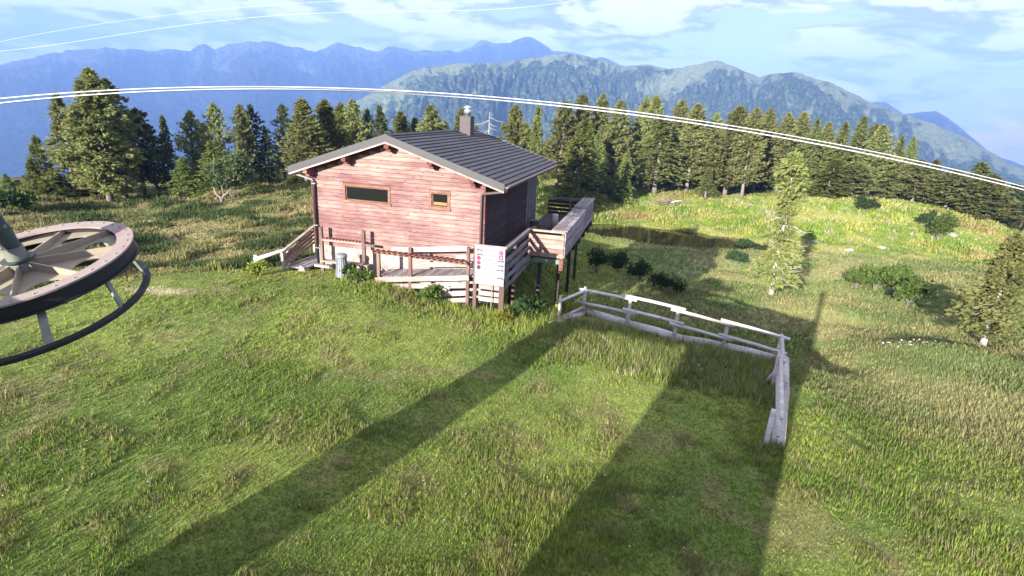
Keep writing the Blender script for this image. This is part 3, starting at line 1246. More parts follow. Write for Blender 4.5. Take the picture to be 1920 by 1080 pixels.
# front panel: five boards between two stiles, top rail
PX0 = 7.60
zb = -.16
for i in range(5):
    tb('panel_board', 'deckpanel', PX0 + .02, DX1 - .02, DYF - .035, DYF - .005, zb + .175 * i + .006, zb + .175 * i + .165)
tb('panel_rail', 'deckpanel', PX0 - .02, DX1 + .01, DYF - .05, DYF + .06, .80, .87)
tb('panel_stile', 'deckpanel', PX0 - .03, PX0 + .07, DYF - .0, DYF + .07, -.3, .80)
slant('brace', 'deckpanel', ter, (PX0 + .06 - 7.7, -.05, .42), (PX0 + .44 - 7.7, -.05, -.10), .03, .11)
# right side boards and counter
for i in range(6):
    tb('rail_board', 'paley', DX1, DX1 + .032, DYF - .02, 7.86, -.16 + .165 * i + .006, -.16 + .165 * i + .150)
    tb('rail_board', 'paley', DX1, DX1 + .032, 7.88, DYB + .03, -.10 + .165 * i + .006, -.10 + .165 * i + .150)
for k_, (xa, xb) in enumerate(((8.42, 8.62), (8.63, 8.83), (8.84, 9.03))):
    tb('counter_plank', 'paley', xa, xb, DYF + .02, 7.86, .86, .90)
    tb('counter_plank', 'grey', xa, xb, 7.9, DYB + .05, .93, .97)
tb('counter_end', 'paley', 8.40, 9.05, 7.80, 7.90, .905, .945)
for yy in (DYF + .05, 3.9, 5.3, 6.7, 8.1, 9.5, 10.9):
    tb('post', 'post', DX1 - .13, DX1 - .02, yy - .05, yy + .06, -.50 if yy > 3 else -.62, .86)
    if yy > 3:
        tb('joist_end', 'sidewall', DX1 - .10, DX1 + .05, yy - .06, yy + .06, -.46, -.18)
tb('corner_post', 'trim', DX1 - .14, DX1 + .015, DYF - .10, DYF - .055, -.62, -.17)
# inner posts down to the ground
for xx, yy in ((6.9, 2.6), (8.0, 2.7), (8.3, 5.5), (8.3, 8.5), (8.3, 10.8)):
    g = hground(xx, yy)
    tb('support_post', 'sidewall', xx - .07, xx + .07, yy - .07, yy + .07, g - .3, -.28)
# green beam below the front edge with a white tag
gb = tb('trim_beam', 'sidewall', PX0 + .12, DX1 - .16, DYF + .0, DYF + .10, -.34, -.17)
gb = tm(MB().box(((PX0 + DX1) / 2 + .02, DYF - .06, -.30), (1.02, .05, .17)), 'green_beam', M['greenpaint'])
o = MB().box(((PX0 + DX1) / 2 - 7.7 + .05, -.095, -.27), (.075, .012, .05)).build('tag', M['white'], gb)
# back rail
for i in range(4):
    tb('back_board', 'sidewall', 6.6, DX1 - .02, DYB, DYB + .03, -.05 + .2 * i + .02, -.05 + .2 * i + .175)
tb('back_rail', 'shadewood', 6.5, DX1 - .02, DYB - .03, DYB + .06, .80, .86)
tb('post', 'post', 7.75, 7.85, DYB - .10, DYB - .001, -.3, .80)

# ramp, its floor boards, its front fence
fen = empty('ramp_fence', hworld((4.8, -1.0, -.4)), (0, 0, YAW))
tag(fen, 'bleached board fence along the ramp in front of the red wall', 'fence')
FO = Vector((4.8, -1.0, -.4))


def fb(name, mat, x0, x1, y0, y1, z0, z1):
    o = board(name, mat, fen, x0, x1, y0, y1, z0, z1)
    o.location -= FO
    return o


def fs(name, mat, a, b, w, h):
    return slant(name, mat, fen, Vector(a) - FO, Vector(b) - FO, w, h)


YF = -1.05


def rampz(x):
    return -.60 + (x - 3.0) * .118


ramp = empty('entrance_ramp', hworld((4.8, -.5, -.45)), (0, 0, YAW))
tag(ramp, 'plank ramp rising along the foot of the hut to the terrace', 'ramp')
x = 3.0
while x < 7.4:
    o = board('ramp_plank', 'grey', ramp, x - 4.8, x + .135 - 4.8, YF + .02 + .5, .02 + .5 - .06, rampz(x) - .035 + .45, rampz(x) + .45)
    x += .158
# yard side of the ramp: turns to the terrace beside the corner
y = -.02
while y < 2.38:
    o = board('ramp_plank', 'grey', ramp, 6.62 - 4.8, 7.5 - 4.8, y + .5, y + .14 + .5, -.085 + .45, -.05 + .45)
    y += .158
for px_, zt, nm in ((3.12, .33, 1), (4.30, .56, 1), (6.36, .80, 1)):
    w = hground(px_, YF)
    fb('fence_post', 'post', px_ - .055, px_ + .055, YF - .12, YF - .01, w - .25, zt)
# rising boards: handrail, two infill, floor edge, skirts
for dz, hh, xa, xb, yo in ((.93, .17, 3.55, 6.30, .0), (.40, .17, 4.42, 6.30, .0), (.66, .11, 5.9, 6.30, .0)):
    fs('fence_board', 'pale', (xa, YF + .02, rampz(xa) + dz), (xb, YF + .02, rampz(xb) + dz), .032, hh)
fs('fence_board', 'pale', (3.02, YF - .14, rampz(3.02) - .10), (6.42, YF - .14, rampz(6.42) - .02), .035, .17)
fs('fence_board', 'pale', (3.6, YF - .10, rampz(3.6) - .34), (6.36, YF - .10, rampz(6.36) - .30), .035, .17)
fs('fence_board', 'pale', (4.2, YF - .10, rampz(4.2) - .66), (6.36, YF - .10, rampz(6.36) - .56), .035, .17)
fs('fence_board', 'pale', (4.2, YF - .10, rampz(4.2) - .95), (6.36, YF - .10, rampz(6.36) - .80), .035, .15)
# backing boards on the plinth behind the ramp
pl = []
for i, (za, zb_) in enumerate(((-.19, -.02), (-.385, -.20), (-.58, -.395))):
    board('plinth_board', 'pale', hut, 2.95 if i else 3.0, W_ - .02, -.012, .04, za, zb_)
# tile coping rail
rl = fs('coping_rail', 'post', (3.02, YF - .20, .30), (6.40, YF - .20, .25), .05, .05)


def cop_mesh(R_, Ln):
    m_ = MB()
    n = 8
    vs = []
    for xx, rr_ in ((-Ln / 2, R_), (Ln / 2, R_ * .8)):
        for i in range(n + 1):
            a = PI * i / n
            vs.append((math.cos(a) * rr_, xx, math.sin(a) * rr_))
        for i in range(n + 1):
            a = PI * i / n
            vs.append((math.cos(a) * rr_ * .8, xx, math.sin(a) * rr_ * .8))
    k_ = n + 1
    f_s = []
    for i in range(n):
        f_s += [(i, i + 1, 2 * k_ + i + 1, 2 * k_ + i), (k_ + i, 3 * k_ + i, 3 * k_ + i + 1, k_ + i + 1), (i, k_ + i, k_ + i + 1, i + 1),
                (2 * k_ + i, 2 * k_ + i + 1, 3 * k_ + i + 1, 3 * k_ + i)]
    m_.add(vs, f_s)
    return m_.mesh('coping_tile', M['terracotta'])


copm = cop_mesh(.115, .26)
for i in range(17):
    t = (i + .5) / 17
    p = Vector((3.02 + 3.38 * t, YF - .20, .325 - .05 * t)) - FO
    inst('coping_tile', copm, fen, p, (rr.uniform(-.05, .05), rr.uniform(-.04, .04), rr.uniform(-.06, .06)), (1, 1, .8))

# trellis bench by the left corner
tr = empty('wall_trellis', hworld((1.3, -.45, -.6)), (0, 0, YAW))
tag(tr, 'two post timber frame with a tiled rail against the left of the red wall', 'frame')
TO = Vector((1.3, -.45, -.6))
for xx, zt in ((.50, .78), (2.20, .80)):
    g = hground(xx, -.45)
    o = board('post', 'post', tr, xx - .06 - TO.x, xx + .06 - TO.x, -.06, .06, g - .2 - TO.z, zt - TO.z)
    o = board('foot', 'pale', tr, xx - .28 - TO.x, xx + .34 - TO.x, -.13, .07, -.70 - TO.z, -.62 - TO.z)
o = slant('rail', 'pale', tr, Vector((.56, -.45, .33)) - TO, Vector((2.14, -.45, .34)) - TO, .09, .09)
cm2 = cop_mesh(.075, .2)
for i in range(11):
    inst('coping_tile', cm2, tr, Vector((.62 + 1.46 * (i + .5) / 11, -.45, .365)) - TO, (0, 0, 0), (1, 1, .7))
o = slant('side_arm', 'post', tr, Vector((2.26, -.45, .30)) - TO, Vector((2.62, -.42, .28)) - TO, .08, .09)
board('bench_board', 'pale', tr, .45 - TO.x, 2.35 - TO.x, -.10, .16, -.50 - TO.z, -.44 - TO.z)

# left landing with sloping rail
ld = empty('side_landing', hworld((-.6, -.2, -.75)), (0, 0, YAW))
tag(ld, 'small plank landing with a sloping board rail at the left corner of the hut', 'landing')
LO = Vector((-.6, -.2, -.75))
for i in range(8):
    board('landing_plank', 'grey', ld, -.92 - LO.x + .115 * i, -.92 - LO.x + .115 * i + .108, -.75 - LO.y, 1.3 - LO.y, -.80 - LO.z, -.765 - LO.z)
g = hground(-.95, -.75)
board('post', 'pale', ld, -1.01 - LO.x, -.92 - LO.x, -.80 - LO.y, -.70 - LO.y, g - .3 - LO.z, -.28 - LO.z)
board('post', 'pale', ld, -1.01 - LO.x, -.92 - LO.x, 1.22 - LO.y, 1.32 - LO.y, g - .3 - LO.z, .30 - LO.z)
slant('hand_rail', 'pale', ld, Vector((-.965, -.84, -.24)) - LO, Vector((-.965, 1.36, .36)) - LO, .12, .05)
for i in range(4):
    slant('rail_board', 'deckpanel', ld, Vector((-.93, -.68, -.40 - .115 * i)) - LO, Vector((-.93, 1.22, .17 - .15 * i)) - LO, .028, .10)
mb = MB()
mb.prism([(-.25 - LO.x, -.95 - LO.y, -.95 - LO.z), (.12 - LO.x, -.95 - LO.y, -.95 - LO.z), (.02 - LO.x, -.95 - LO.y, -.68 - LO.z), (-.12 - LO.x, -.95 - LO.y, -.60 - LO.z)], (0, .16, 0))
o = mb.build('stone_block', M['plaster'], ld)

# side fence from the sign up to the terrace
sf = empty('stair_fence', hworld((7.5, 0, 0)), (0, 0, YAW))
tag(sf, 'shaded sloping board fence climbing from the signboard to the terrace panel', 'fence')
SO = Vector((7.5, 0, 0))
sfp = [((7.52, -1.0), (7.62, 2.36))]
for dz, hh in ((.80, .11), (.48, .15), (.18, .15), (-.14, .16), (-.46, .16)):
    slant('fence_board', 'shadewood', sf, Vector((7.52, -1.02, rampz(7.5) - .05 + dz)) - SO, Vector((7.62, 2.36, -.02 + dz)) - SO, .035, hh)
slant('hand_rail', 'paley', sf, Vector((7.50, -1.05, rampz(7.5) + .83)) - SO, Vector((7.60, 2.38, .88)) - SO, .13, .04)
for t in (.45,):
    yy = -1.0 + 3.36 * t
    g = hground(7.5, yy)
    board('post', 'post', sf, .02 - .05, .02 + .05, yy - .05, yy + .05, g - .2, .8)

# signboard
sg = empty('sign_board', hworld((7.0, YF - .2, -1.2)), (0, 0, YAW))
tag(sg, 'white trail signboard with arrows and round markers on two brown posts', 'sign')
GO = Vector((7.0, YF - .2, -1.2))
SY = YF - .24


def sp(px, py, y=SY):
    """House-space x, z of a photo point lying on the plane y."""
    v = Vector(ray(px, py))
    o_ = HM.inverted() @ Vector(EYE)
    d_h = HM.to_3x3().inverted() @ v
    t = (y - o_.y) / d_h.y
    p = o_ + d_h * t
    return p.x, p.z


a = sp(891, 461.5)
b = sp(948.5, 469)
c = sp(943, 540.5)
d = sp(889.5, 528.5)
SX0, SX1 = (a[0] + d[0]) / 2, (b[0] + c[0]) / 2
SZT, SZB = (a[1] + b[1]) / 2 + .02, (c[1] + d[1]) / 2
g = hground(SX1, SY)
board('post', 'post', sg, SX0 - .06 - GO.x, SX0 + .05 - GO.x, .01, .11, g - .2 - GO.z, SZT + .02 - GO.z)
board('post', 'post', sg, SX1 - .17 - GO.x, SX1 + .0 - GO.x, .012, .13, g - .25 - GO.z, SZT - .06 - GO.z)
o = MB().tube([(.0 + SX1 - .42 - GO.x, .03, g - .2 - GO.z), (SX1 - .42 - GO.x, .03, SZB + .1 - GO.z)], .018, 8).build('pole', M['steel'], sg)
HT = SZT - SZB
zs = SZT - HT * .80
board('top_rail', 'pale', sg, SX0 - .04 - GO.x, SX1 + .05 - GO.x, -.02, .03, SZT - GO.z, SZT + .06 - GO.z)
p1 = MB().box(((SX0 + SX1) / 2 - GO.x, -.02, (SZT + zs) / 2 + .004 - GO.z), (SX1 - SX0, .025, SZT - zs - .012)).build('panel', M['signwhite'], sg)
p2 = MB().box(((SX0 + SX1) / 2 - GO.x, -.022, (SZB + zs) / 2 - GO.z), (SX1 - SX0 - .02, .025, zs - SZB)).build('panel', M['signwhite'], sg)
MB().box(((SX0 + SX1) / 2 - GO.x, -.012, zs + .001 - GO.z), (SX1 - SX0 + .01, .028, .010)).build('panel_gap', M['black'], sg)
SWd = SX1 - SX0


def arrow(mb_, x, z, s, dirn):
    yy = -.0365
    mb_.box((x, yy, z), (s * .9, .004, s * .13))
    for q in (-1, 1):
        tip = Vector((x + dirn * s * .47, yy - .0005, z))
        mb_.beam(tip, tip + Vector((-dirn * s * .32, 0, q * s * .30)), .004, s * .13, up=(0, 1, 0))


def disc(x, z, r, mat, parent, y=-.0345, ring=False):
    n = 20
    m_ = MB()
    vs = [(x + r * math.cos(2 * PI * i / n), y, z + r * math.sin(2 * PI * i / n)) for i in range(n)]
    m_.prism(vs, (0, -.003, 0))
    return m_.build('marker', mat, parent)


rows = []
for i in range(6):
    rows.append(SZT - (.085 + i * .122) * HT - .01)
for i, zc in enumerate(rows):
    left = i < 2
    zc_ = zc - GO.z
    mb = MB()
    if i == 5:
        zc_ -= .09 * HT
    arrow(mb, (SX0 + .17 * SWd if left else SX1 - .14 * SWd) - GO.x, zc_, .23 * SWd, -1 if left else 1)
    mb.build('arrow', M['black'], p1 if i < 5 else p2)
    # rows of lettering too small to read: uneven word-long strokes
    mb = MB()
    xx = (SX0 + (.32 if left else .26) * SWd) - GO.x
    end = (SX1 - .26 * SWd) - GO.x
    q = random.Random(i)
    while xx < end - .03 and i < 5:
        ln = q.uniform(.05, .14)
        ln = min(ln, end - xx)
        for dz in (.017, -.017):
            mb.box((xx + ln / 2 * (1 if dz > 0 else .8), -.0345, zc_ + dz), (ln * (1 if dz > 0 else .8), .003, .017))
        xx += ln + .03
    if i < 5:
        mb.build('text', M['textgrey'], p1)
    if left:
        dd = disc(SX1 - .13 * SWd - GO.x, zc_ - .03 * HT, .075 * SWd, M['magenta'], p1)
        if i == 0:
            mb = MB()
            n = 10
            for k_ in range(n):
                a0 = .7 + k_ * (2 * PI - 1.4) / n
                a1 = .7 + (k_ + 1) * (2 * PI - 1.4) / n
                c_ = Vector((SX1 - .13 * SWd - GO.x, -.0385, zc_ - .03 * HT))
                mb.beam(c_ + Vector((math.cos(a0), 0, math.sin(a0))) * .033 * SWd, c_ + Vector((math.cos(a1), 0, math.sin(a1))) * .033 * SWd, .003, .016 * SWd, up=(0, 1, 0))
            mb.build('symbol', M['white'], p1)
        else:
            MB().box((SX1 - .13 * SWd - GO.x, -.0385, zc_ - .03 * HT), (.035 * SWd, .003, .055 * SWd)).build('symbol', M['white'], p1)
    elif i < 5:
        disc(SX0 + .13 * SWd - GO.x, zc_ + .03 * HT, .068 * SWd, M['magenta'] if i < 4 else M['black'], p1)

# low rails below the sign
for zz in (.40, .18, -.02):
    board('lower_board', 'pale', sg, SX0 + .1 - GO.x, SX1 - .02 - GO.x, .14, .17, SZB - .62 + zz - GO.z, SZB - .62 + zz + .15 - GO.z)

# waste bin
bx, by = 1.62, -1.0
bg = hground(bx, by)
tb_ = empty('waste_bin', hworld((bx, by, bg)), (0, 0, YAW))
tag(tb_, 'grey metal bin with domed lid standing in grass before the hut', 'bin')
mb = MB()
prof = [(.235, -.05), (.23, .02), (.155, .70), (.15, .72)]
mb.lathe(prof, 16)
for k_ in range(16):
    a = 2 * PI * k_ / 16
    mb.beam((.238 * math.cos(a), .238 * math.sin(a), .0), (.158 * math.cos(a), .158 * math.sin(a), .70), .022, .022)
mb.build('body', M['zinc'], tb_)
MB().lathe([(.19, .715), (.20, .74), (.20, .79), (.17, .835), (.06, .86)], 18).build('lid', M['zinc'], tb_, True)

# things standing on the terrace
HB = lambda x, y, z: hworld((x, y, z))


def upright_log(name, x, y, r, h, label, matn, wob=.06):
    o = MB().tube([(0, 0, 0), (0, 0, h * .5), (0, 0, h)], [r, r * .96, r * .98], 14, True, wob).build(name, M[matn], None, True)
    o.location = HB(x, y, -.034)
    return tag(o, label, 'stool' if 'stool' in name else 'pot')


upright_log('log_stool', 7.66, 7.3, .16, .66, 'tall pale log stool standing on the terrace floor', 'log')
o = upright_log('wicker_basket', 7.05, 5.55, .15, .34, 'light brown wicker basket on the terrace nearest the hut wall', 'wicker')
o['category'] = 'basket'
o = MB().lathe([(.15, 0), (.20, .42), (.21, .43), (.18, .42), (.14, .04)], 16).build('metal_bucket', M['zinc'], None, True)
o.location = HB(6.85, 6.6, -.034)
tag(o, 'dull grey bucket on the terrace against the dark hut wall', 'bucket')

# ------------------------------------------------------------------ log enclosure in the foreground


def log_mesh(pts, r, n=9, wob=.08):
    return MB().tube(pts, r, n, True, wob)


le = empty('log_fence', (5.0, 16.5, gz(5.0, 16.5)))
tag(le, 'bleached two rail log fence with thick log kerb around the tall grass', 'fence')
LE = Vector(le.location)
posts_px = [(1092, 590, 537), (1175, 614, 553), (1262, 642, 574), (1355, 655, 599), (1452, 690, 626)]
fpos = []
for (a, b_, c_) in posts_px:
    r = {1092: 18.3, 1175: 17.6, 1262: 17.0, 1355: 17.2, 1452: 17.3}[a]
    p = at(a, b_, r)
    z0 = gz(p[0], p[1])
    # top height from the photo's post top
    v = ray(a + 2, c_)
    fpos.append((Vector((p[0], p[1], z0)), EYE[2] + v[2] * r))
for i, (p, zt) in enumerate(fpos):
    log_mesh([(0, 0, -.3), (.01, 0, (zt - p.z) * .5), (.02, .0, zt - p.z)], [.062, .058, .052]).build('post', M['log'], le, True).location = p - LE
for lev in (0.06, .52):
    for i in range(4):
        pa, za = fpos[i]
        pb, zb_ = fpos[i + 1]
        a = Vector((pa.x, pa.y - .07, za - lev - .02)) - LE
        b_ = Vector((pb.x, pb.y - .07, zb_ - lev - .02)) - LE
        d_ = (b_ - a).normalized()
        off = .045 if i % 2 else -.03
        a += Vector((0, 0, off)) - d_ * .22
        b_ += Vector((0, 0, off + (.02 if i == 1 else 0))) + d_ * .22
        log_mesh([a, (a + b_) / 2 + Vector((0, 0, .012)), b_], [.056, .05, .046]).build('rail', M['log'], le, True)
# kerb logs on the ground
seg = [0, 1.15, 2.2, 3.1, 4]


def lerp_f(t):
    i = min(int(t), 3)
    u = t - i
    p = fpos[i][0].lerp(fpos[i + 1][0], u) + Vector((.03, .16, 0))
    return Vector((p.x, p.y, gz(p.x, p.y) + .06))


for i in range(4):
    a, b_ = lerp_f(seg[i]), lerp_f(seg[i + 1])
    log_mesh([a - LE, (a + b_) / 2 - LE + Vector((0, 0, .02)), b_ - LE], [.15, .14, .13], 12, .1).build('kerb_log', M['log'], le, True)
# left return: short rail, slanting brace and ground log
pL, zL = fpos[0]
q0 = at(1048, 598, 17.5)
q0 = Vector((q0[0], q0[1], gz(q0[0], q0[1])))
log_mesh([(0, 0, -.2), (0, 0, .82)], [.055, .05]).build('post', M['log'], le, True).location = q0 - LE
log_mesh([q0 - LE + Vector((-.04, -.05, .64)), pL - LE + Vector((.02, -.1, zL - pL.z - .10))], [.05, .046]).build('rail', M['log'], le, True)
q1 = at(1030, 604, 16.9)
q1 = Vector((q1[0], q1[1], gz(q1[0], q1[1])))
log_mesh([q1 - LE + Vector((0, 0, .05)), pL - LE + Vector((.0, -.12, .30))], [.055, .05]).build('rail', M['log'], le, True)
log_mesh([q1 - LE + Vector((.25, -.02, .05)), pL - LE + Vector((.05, .05, .02))], [.13, .12], 11, .1).build('kerb_log', M['log'], le, True)
# right return towards the viewer
pR, zR = fpos[4]
k2 = Vector(at(1447, 728, 15.2))
k2.z = gz(k2.x, k2.y)
k3 = Vector(at(1432, 850, 12.0))
k3.z = gz(k3.x, k3.y)
for p, h_ in ((k2, .95), (k3, .9)):
    log_mesh([(0, 0, -.3), (.02, 0, h_)], [.06, .052]).build('post', M['log'], le, True).location = p - LE
for a, b_, lev in ((pR + Vector((.0, 0, zR - pR.z - .05)), k2 + Vector((0, 0, .86)), 0), (pR + Vector((.0, 0, zR - pR.z - .52)), k2 + Vector((0, 0, .40)), 0),
                   (k2 + Vector((.05, 0, .88)), k3 + Vector((.05, 0, .82)), 0), (k2 + Vector((.05, 0, .42)), k3 + Vector((.05, 0, .40)), 0)):
    log_mesh([a - LE + Vector((.08, .12, 0)), b_ - LE + Vector((.06, -.2, 0))], [.052, .046]).build('rail', M['log'], le, True)
log_mesh([k2 - LE + Vector((.12, -.15, .90)), k2 - LE + Vector((-.12, .2, .0))], [.05, .05]).build('brace', M['log'], le, True)
log_mesh([pR - LE + Vector((.30, .1, .08)), k2 - LE + Vector((.28, 0, .08))], [.14, .15], 12, .1).build('kerb_log', M['log'], le, True)
log_mesh([k2 - LE + Vector((.27, -.1, .07)), k3 - LE + Vector((.26, 0, .08))], [.145, .14], 12, .1).build('kerb_log', M['log'], le, True)

# small leaning log rail left of the hut
lr = empty('leaning_rail', Vector(at(512, 492, 22.3)))
lr.location.z = gz(lr.location.x, lr.location.y)
tag(lr, 'short pale log rail on two stubs left of the landing', 'rail')
for (a, b_, c_) in ((481, 497, 478), (542, 496, 466)):
    p = Vector(at(a, b_, 22.3))
    p.z = gz(p.x, p.y)
    t = Vector(at(a, c_, 22.3))
    log_mesh([(0, 0, -.2), (0, 0, max(.25, t.z - p.z))], [.075, .07]).build('post', M['log'], lr, True).location = p - lr.location
log_mesh([Vector(at(476, 487, 22.25)) - lr.location, Vector(at(548, 464, 22.25)) - lr.location], [.07, .06]).build('rail', M['log'], lr, True)

# ------------------------------------------------------------------ lift wheel
K = .73
WC = Vector((-7.426 * K, 8.1 * K, 8 - 2.562 * K))
WN = Vector((-.114, -.237, 1)).normalized()
WR = 1.095
wq = WN.to_track_quat('Z', 'Y')
wh = empty('bullwheel', WC, wq.to_euler())
tag(wh, 'large tilted chairlift wheel with faded pink rim and black guard ring', 'bullwheel')
n = 72


def annulus(mb_, r0, r1, z0, z1, n=72):
    """Closed ring of rectangular section."""
    b = len(mb_.v)
    for k_ in range(n):
        a = 2 * PI * k_ / n
        c_, s_ = math.cos(a), math.sin(a)
        for r, z in ((r0, z0), (r1, z0), (r1, z1), (r0, z1)):
            mb_.v.append((r * c_, r * s_, z))
    for k_ in range(n):
        p = b + k_ * 4
        q = b + ((k_ + 1) % n) * 4
        for i in range(4):
            j = (i + 1) % 4
            mb_.f.append((p + i, q + i, q + j, p + j))
    return mb_


annulus(MB(), .925, WR, -.012, .008).build('rim_flange', M['wheeltop'], wh)
annulus(MB(), .955, 1.065, -.155, -.013).build('groove_liner', M['rubber'], wh)
annulus(MB(), .93, WR - .005, -.175, -.156).build('lower_flange', M['darksteel'], wh)
NS = 9
wa = PI / NS
ROT0 = math.radians(-12)


def web_mesh():
    """One eighth of the dished web plate with its oval lightening hole."""
    mb_ = MB()
    N_ = 40
    r0, r1 = .13, .954
    per = []
    for i in range(10):
        t = i / 10
        a = -wa + 2 * wa * t
        per.append((r1 * math.cos(a), r1 * math.sin(a)))
    for i in range(10):
        r = r1 + (r0 - r1) * i / 10
        per.append((r * math.cos(wa), r * math.sin(wa)))
    for i in range(10):
        a = wa - 2 * wa * i / 10
        per.append((r0 * math.cos(a), r0 * math.sin(a)))
    for i in range(10):
        r = r0 + (r1 - r0) * i / 10
        per.append((r * math.cos(-wa), r * math.sin(-wa)))
    ins = []
    for (x, y) in per:
        a = math.atan2(y, x - .70)
        ins.append((.70 + .125 * math.cos(a), .165 * math.sin(a)))
    vs, fs = [], []
    for z in (0, -.012):
        vs += [(x, y, z) for x, y in per] + [(x, y, z) for x, y in ins]
    for i in range(N_):
        j = (i + 1) % N_
        fs.append((i, j, N_ + j, N_ + i))
        fs.append((2 * N_ + i, 3 * N_ + i, 3 * N_ + j, 2 * N_ + j))
        fs.append((N_ + i, N_ + j, 3 * N_ + j, 3 * N_ + i))
        fs.append((i, 2 * N_ + i, 2 * N_ + j, j))
    mb_.add(vs, fs)
    return mb_.mesh('web_plate', M['wheelweb'])


wm = web_mesh()
for k_ in range(NS):
    inst('web_plate', wm, wh, (0, 0, -.075), (0, 0, ROT0 + k_ * 2 * wa))
mb = MB()
mb.prism([(.13, -.008, -.073), (.95, -.008, -.073), (.95, -.008, -.04), (.88, -.008, -.012), (.35, -.008, .02), (.13, -.008, .03)], (0, .016, 0))
rib = mb.mesh('rib', M['wheelweb'])
for k_ in range(NS):
    inst('rib', rib, wh, (0, 0, 0), (0, 0, ROT0 + wa + k_ * 2 * wa))
mb = MB()
for k_ in range(36):
    a = 2 * PI * k_ / 36
    mb.lathe([(.012, .006), (.012, .022)], 6, (1.035 * math.cos(a), 1.035 * math.sin(a), 0))
mb.build('rim_bolt', M['wheelweb'], wh)
MB().lathe([(.135, -.24), (.135, .02), (.10, .05), (.10, .20)], 24).build('hub', M['strut'], wh)
annulus(MB(), .102, .16, .052, .066, 40).build('hub_plate', M['greensteel'], wh)
gbx = MB().lathe([(.085, .201), (.085, .44), (.07, .46), (.07, .56), (.04, .57)], 20).build('gear_case', M['greensteel'], wh)
mb = MB()
for k_ in range(8):
    a = k_ * PI / 4 + .2
    mb.lathe([(.018, .40), (.018, .435)], 6, (.075 * math.cos(a), .075 * math.sin(a), .03))
mb.build('bolt', M['strut'], gbx)
# guard ring below
RC = wq.inverted() @ Vector(((-7.137 + 7.426) * K, (7.878 - 8.1) * K, (-3.183 + 2.562) * K))
mb = MB()
annulus(mb, WR - .045, WR - .0, RC.z - .03, RC.z + .03)
annulus(mb, WR - .0, WR + .035, RC.z + .012, RC.z + .03)
for i, v in enumerate(mb.v):
    mb.v[i] = (v[0] + RC.x, v[1] + RC.y, v[2])
mb.build('guard_ring', M['darksteel'], wh)
for k_ in range(9):
    a = math.radians(-61 + k_ * 40)
    a0 = Vector((.95 * math.cos(a), .95 * math.sin(a), -.176))
    a1 = Vector((RC.x + (WR - .02) * math.cos(a), RC.y + (WR - .02) * math.sin(a), RC.z))
    mb = MB().beam(a0, a1, .075, .022, up=(math.cos(a), math.sin(a), 0))
    mb.build('ring_strut', M['strut'], wh)

# lift station behind and below the camera: cabin, pillar and the beam that carries the wheel
HD = Vector((SUN.x, SUN.y, 0)).normalized()
LD = Vector((HD.y, -HD.x, 0))
ang = math.atan2(LD.y, LD.x)
st = empty('lift_station', (0, 0, 0), (0, 0, ang))          # local x = to the right across the sun, y = along it
tag(st, 'flat roofed lift station cabin with pillar and beam holding the wheel', 'station')


def sm(mb_, name, mat, **k):
    return mb_.build(name, mat, st, **k)


GZ = 8 - 6.6
RT = 8 - 1.42
sm(MB().box((-1.50, -2.3, (GZ - .6 + RT - .18) / 2), (3.0, 3.4, RT - .18 - GZ + .6)), 'cabin_wall', M['station'])
sm(MB().box((-1.50, -2.2, RT - .09), (3.24, 3.9, .18)), 'cabin_roof', M['fascia'])
sm(MB().box((-1.5, -4.03, GZ + 1.1), (.95, .05, 2.05)), 'door', M['greensteel'])
sm(MB().box((.018, -2.2, GZ + 2.2), (.03, 1.4, .9)), 'window', M['glass'])
# pillar and beam
sm(MB().prism([(-7.75, -.7, GZ - .6), (-6.25, -.7, GZ - .6), (-6.3, -.7, RT - .88), (-7.25, -.7, RT - .88)], (0, .9, 0)), 'pillar', M['concrete'])
sm(MB().beam((-3.05, -.3, RT - .44), (-7.3, -.3, RT - .44), .35, .86), 'beam', M['greensteel'])
wl = Matrix.Rotation(-ang, 4, 'Z') @ (WC + WN * .46)
sm(MB().box((-5.95, -.55, RT - .13), (1.15, 1.1, 1.34)), 'added_shade_box', M['greensteel'])  # box added out of view to cast shade over the hollow beyond the fence
sm(MB().beam((-7.0, -.1, RT - .30), (wl.x - .02, wl.y - .1, wl.z + .2), .22, .26), 'wheel_arm', M['greensteel'])
# camera mast: pole and housing behind the lens
sm(MB().tube([(.03, -.30, RT), (.03, -.30, 7.78)], .10, 12), 'mast', M['steel'])
sm(MB().box((.03, -.30, 7.90), (.26, .30, .22)), 'camera_housing', M['white'])

# ------------------------------------------------------------------ overhead cables


def cable(pts, depth, r, name, label, group=None):
    P = []
    d0, d1 = depth
    xs = np.array([p[0] for p in pts], float)
    ys = np.array([p[1] for p in pts], float)
    co = np.polyfit(xs / 1000, ys, 4)
    for x in np.linspace(-260, 2200, 60):
        y = np.polyval(co, x / 1000)
        v = ray(x, y)
        dep = d0 + (d1 - d0) * (x + 260) / 2460
        t = dep / v[1]
        P.append((v[0] * t, dep, EYE[2] + v[2] * t))
    o = MB().tube(P, r, 8, True).build(name, M['cable'], None, True)
    tag(o, label, 'cable', group)


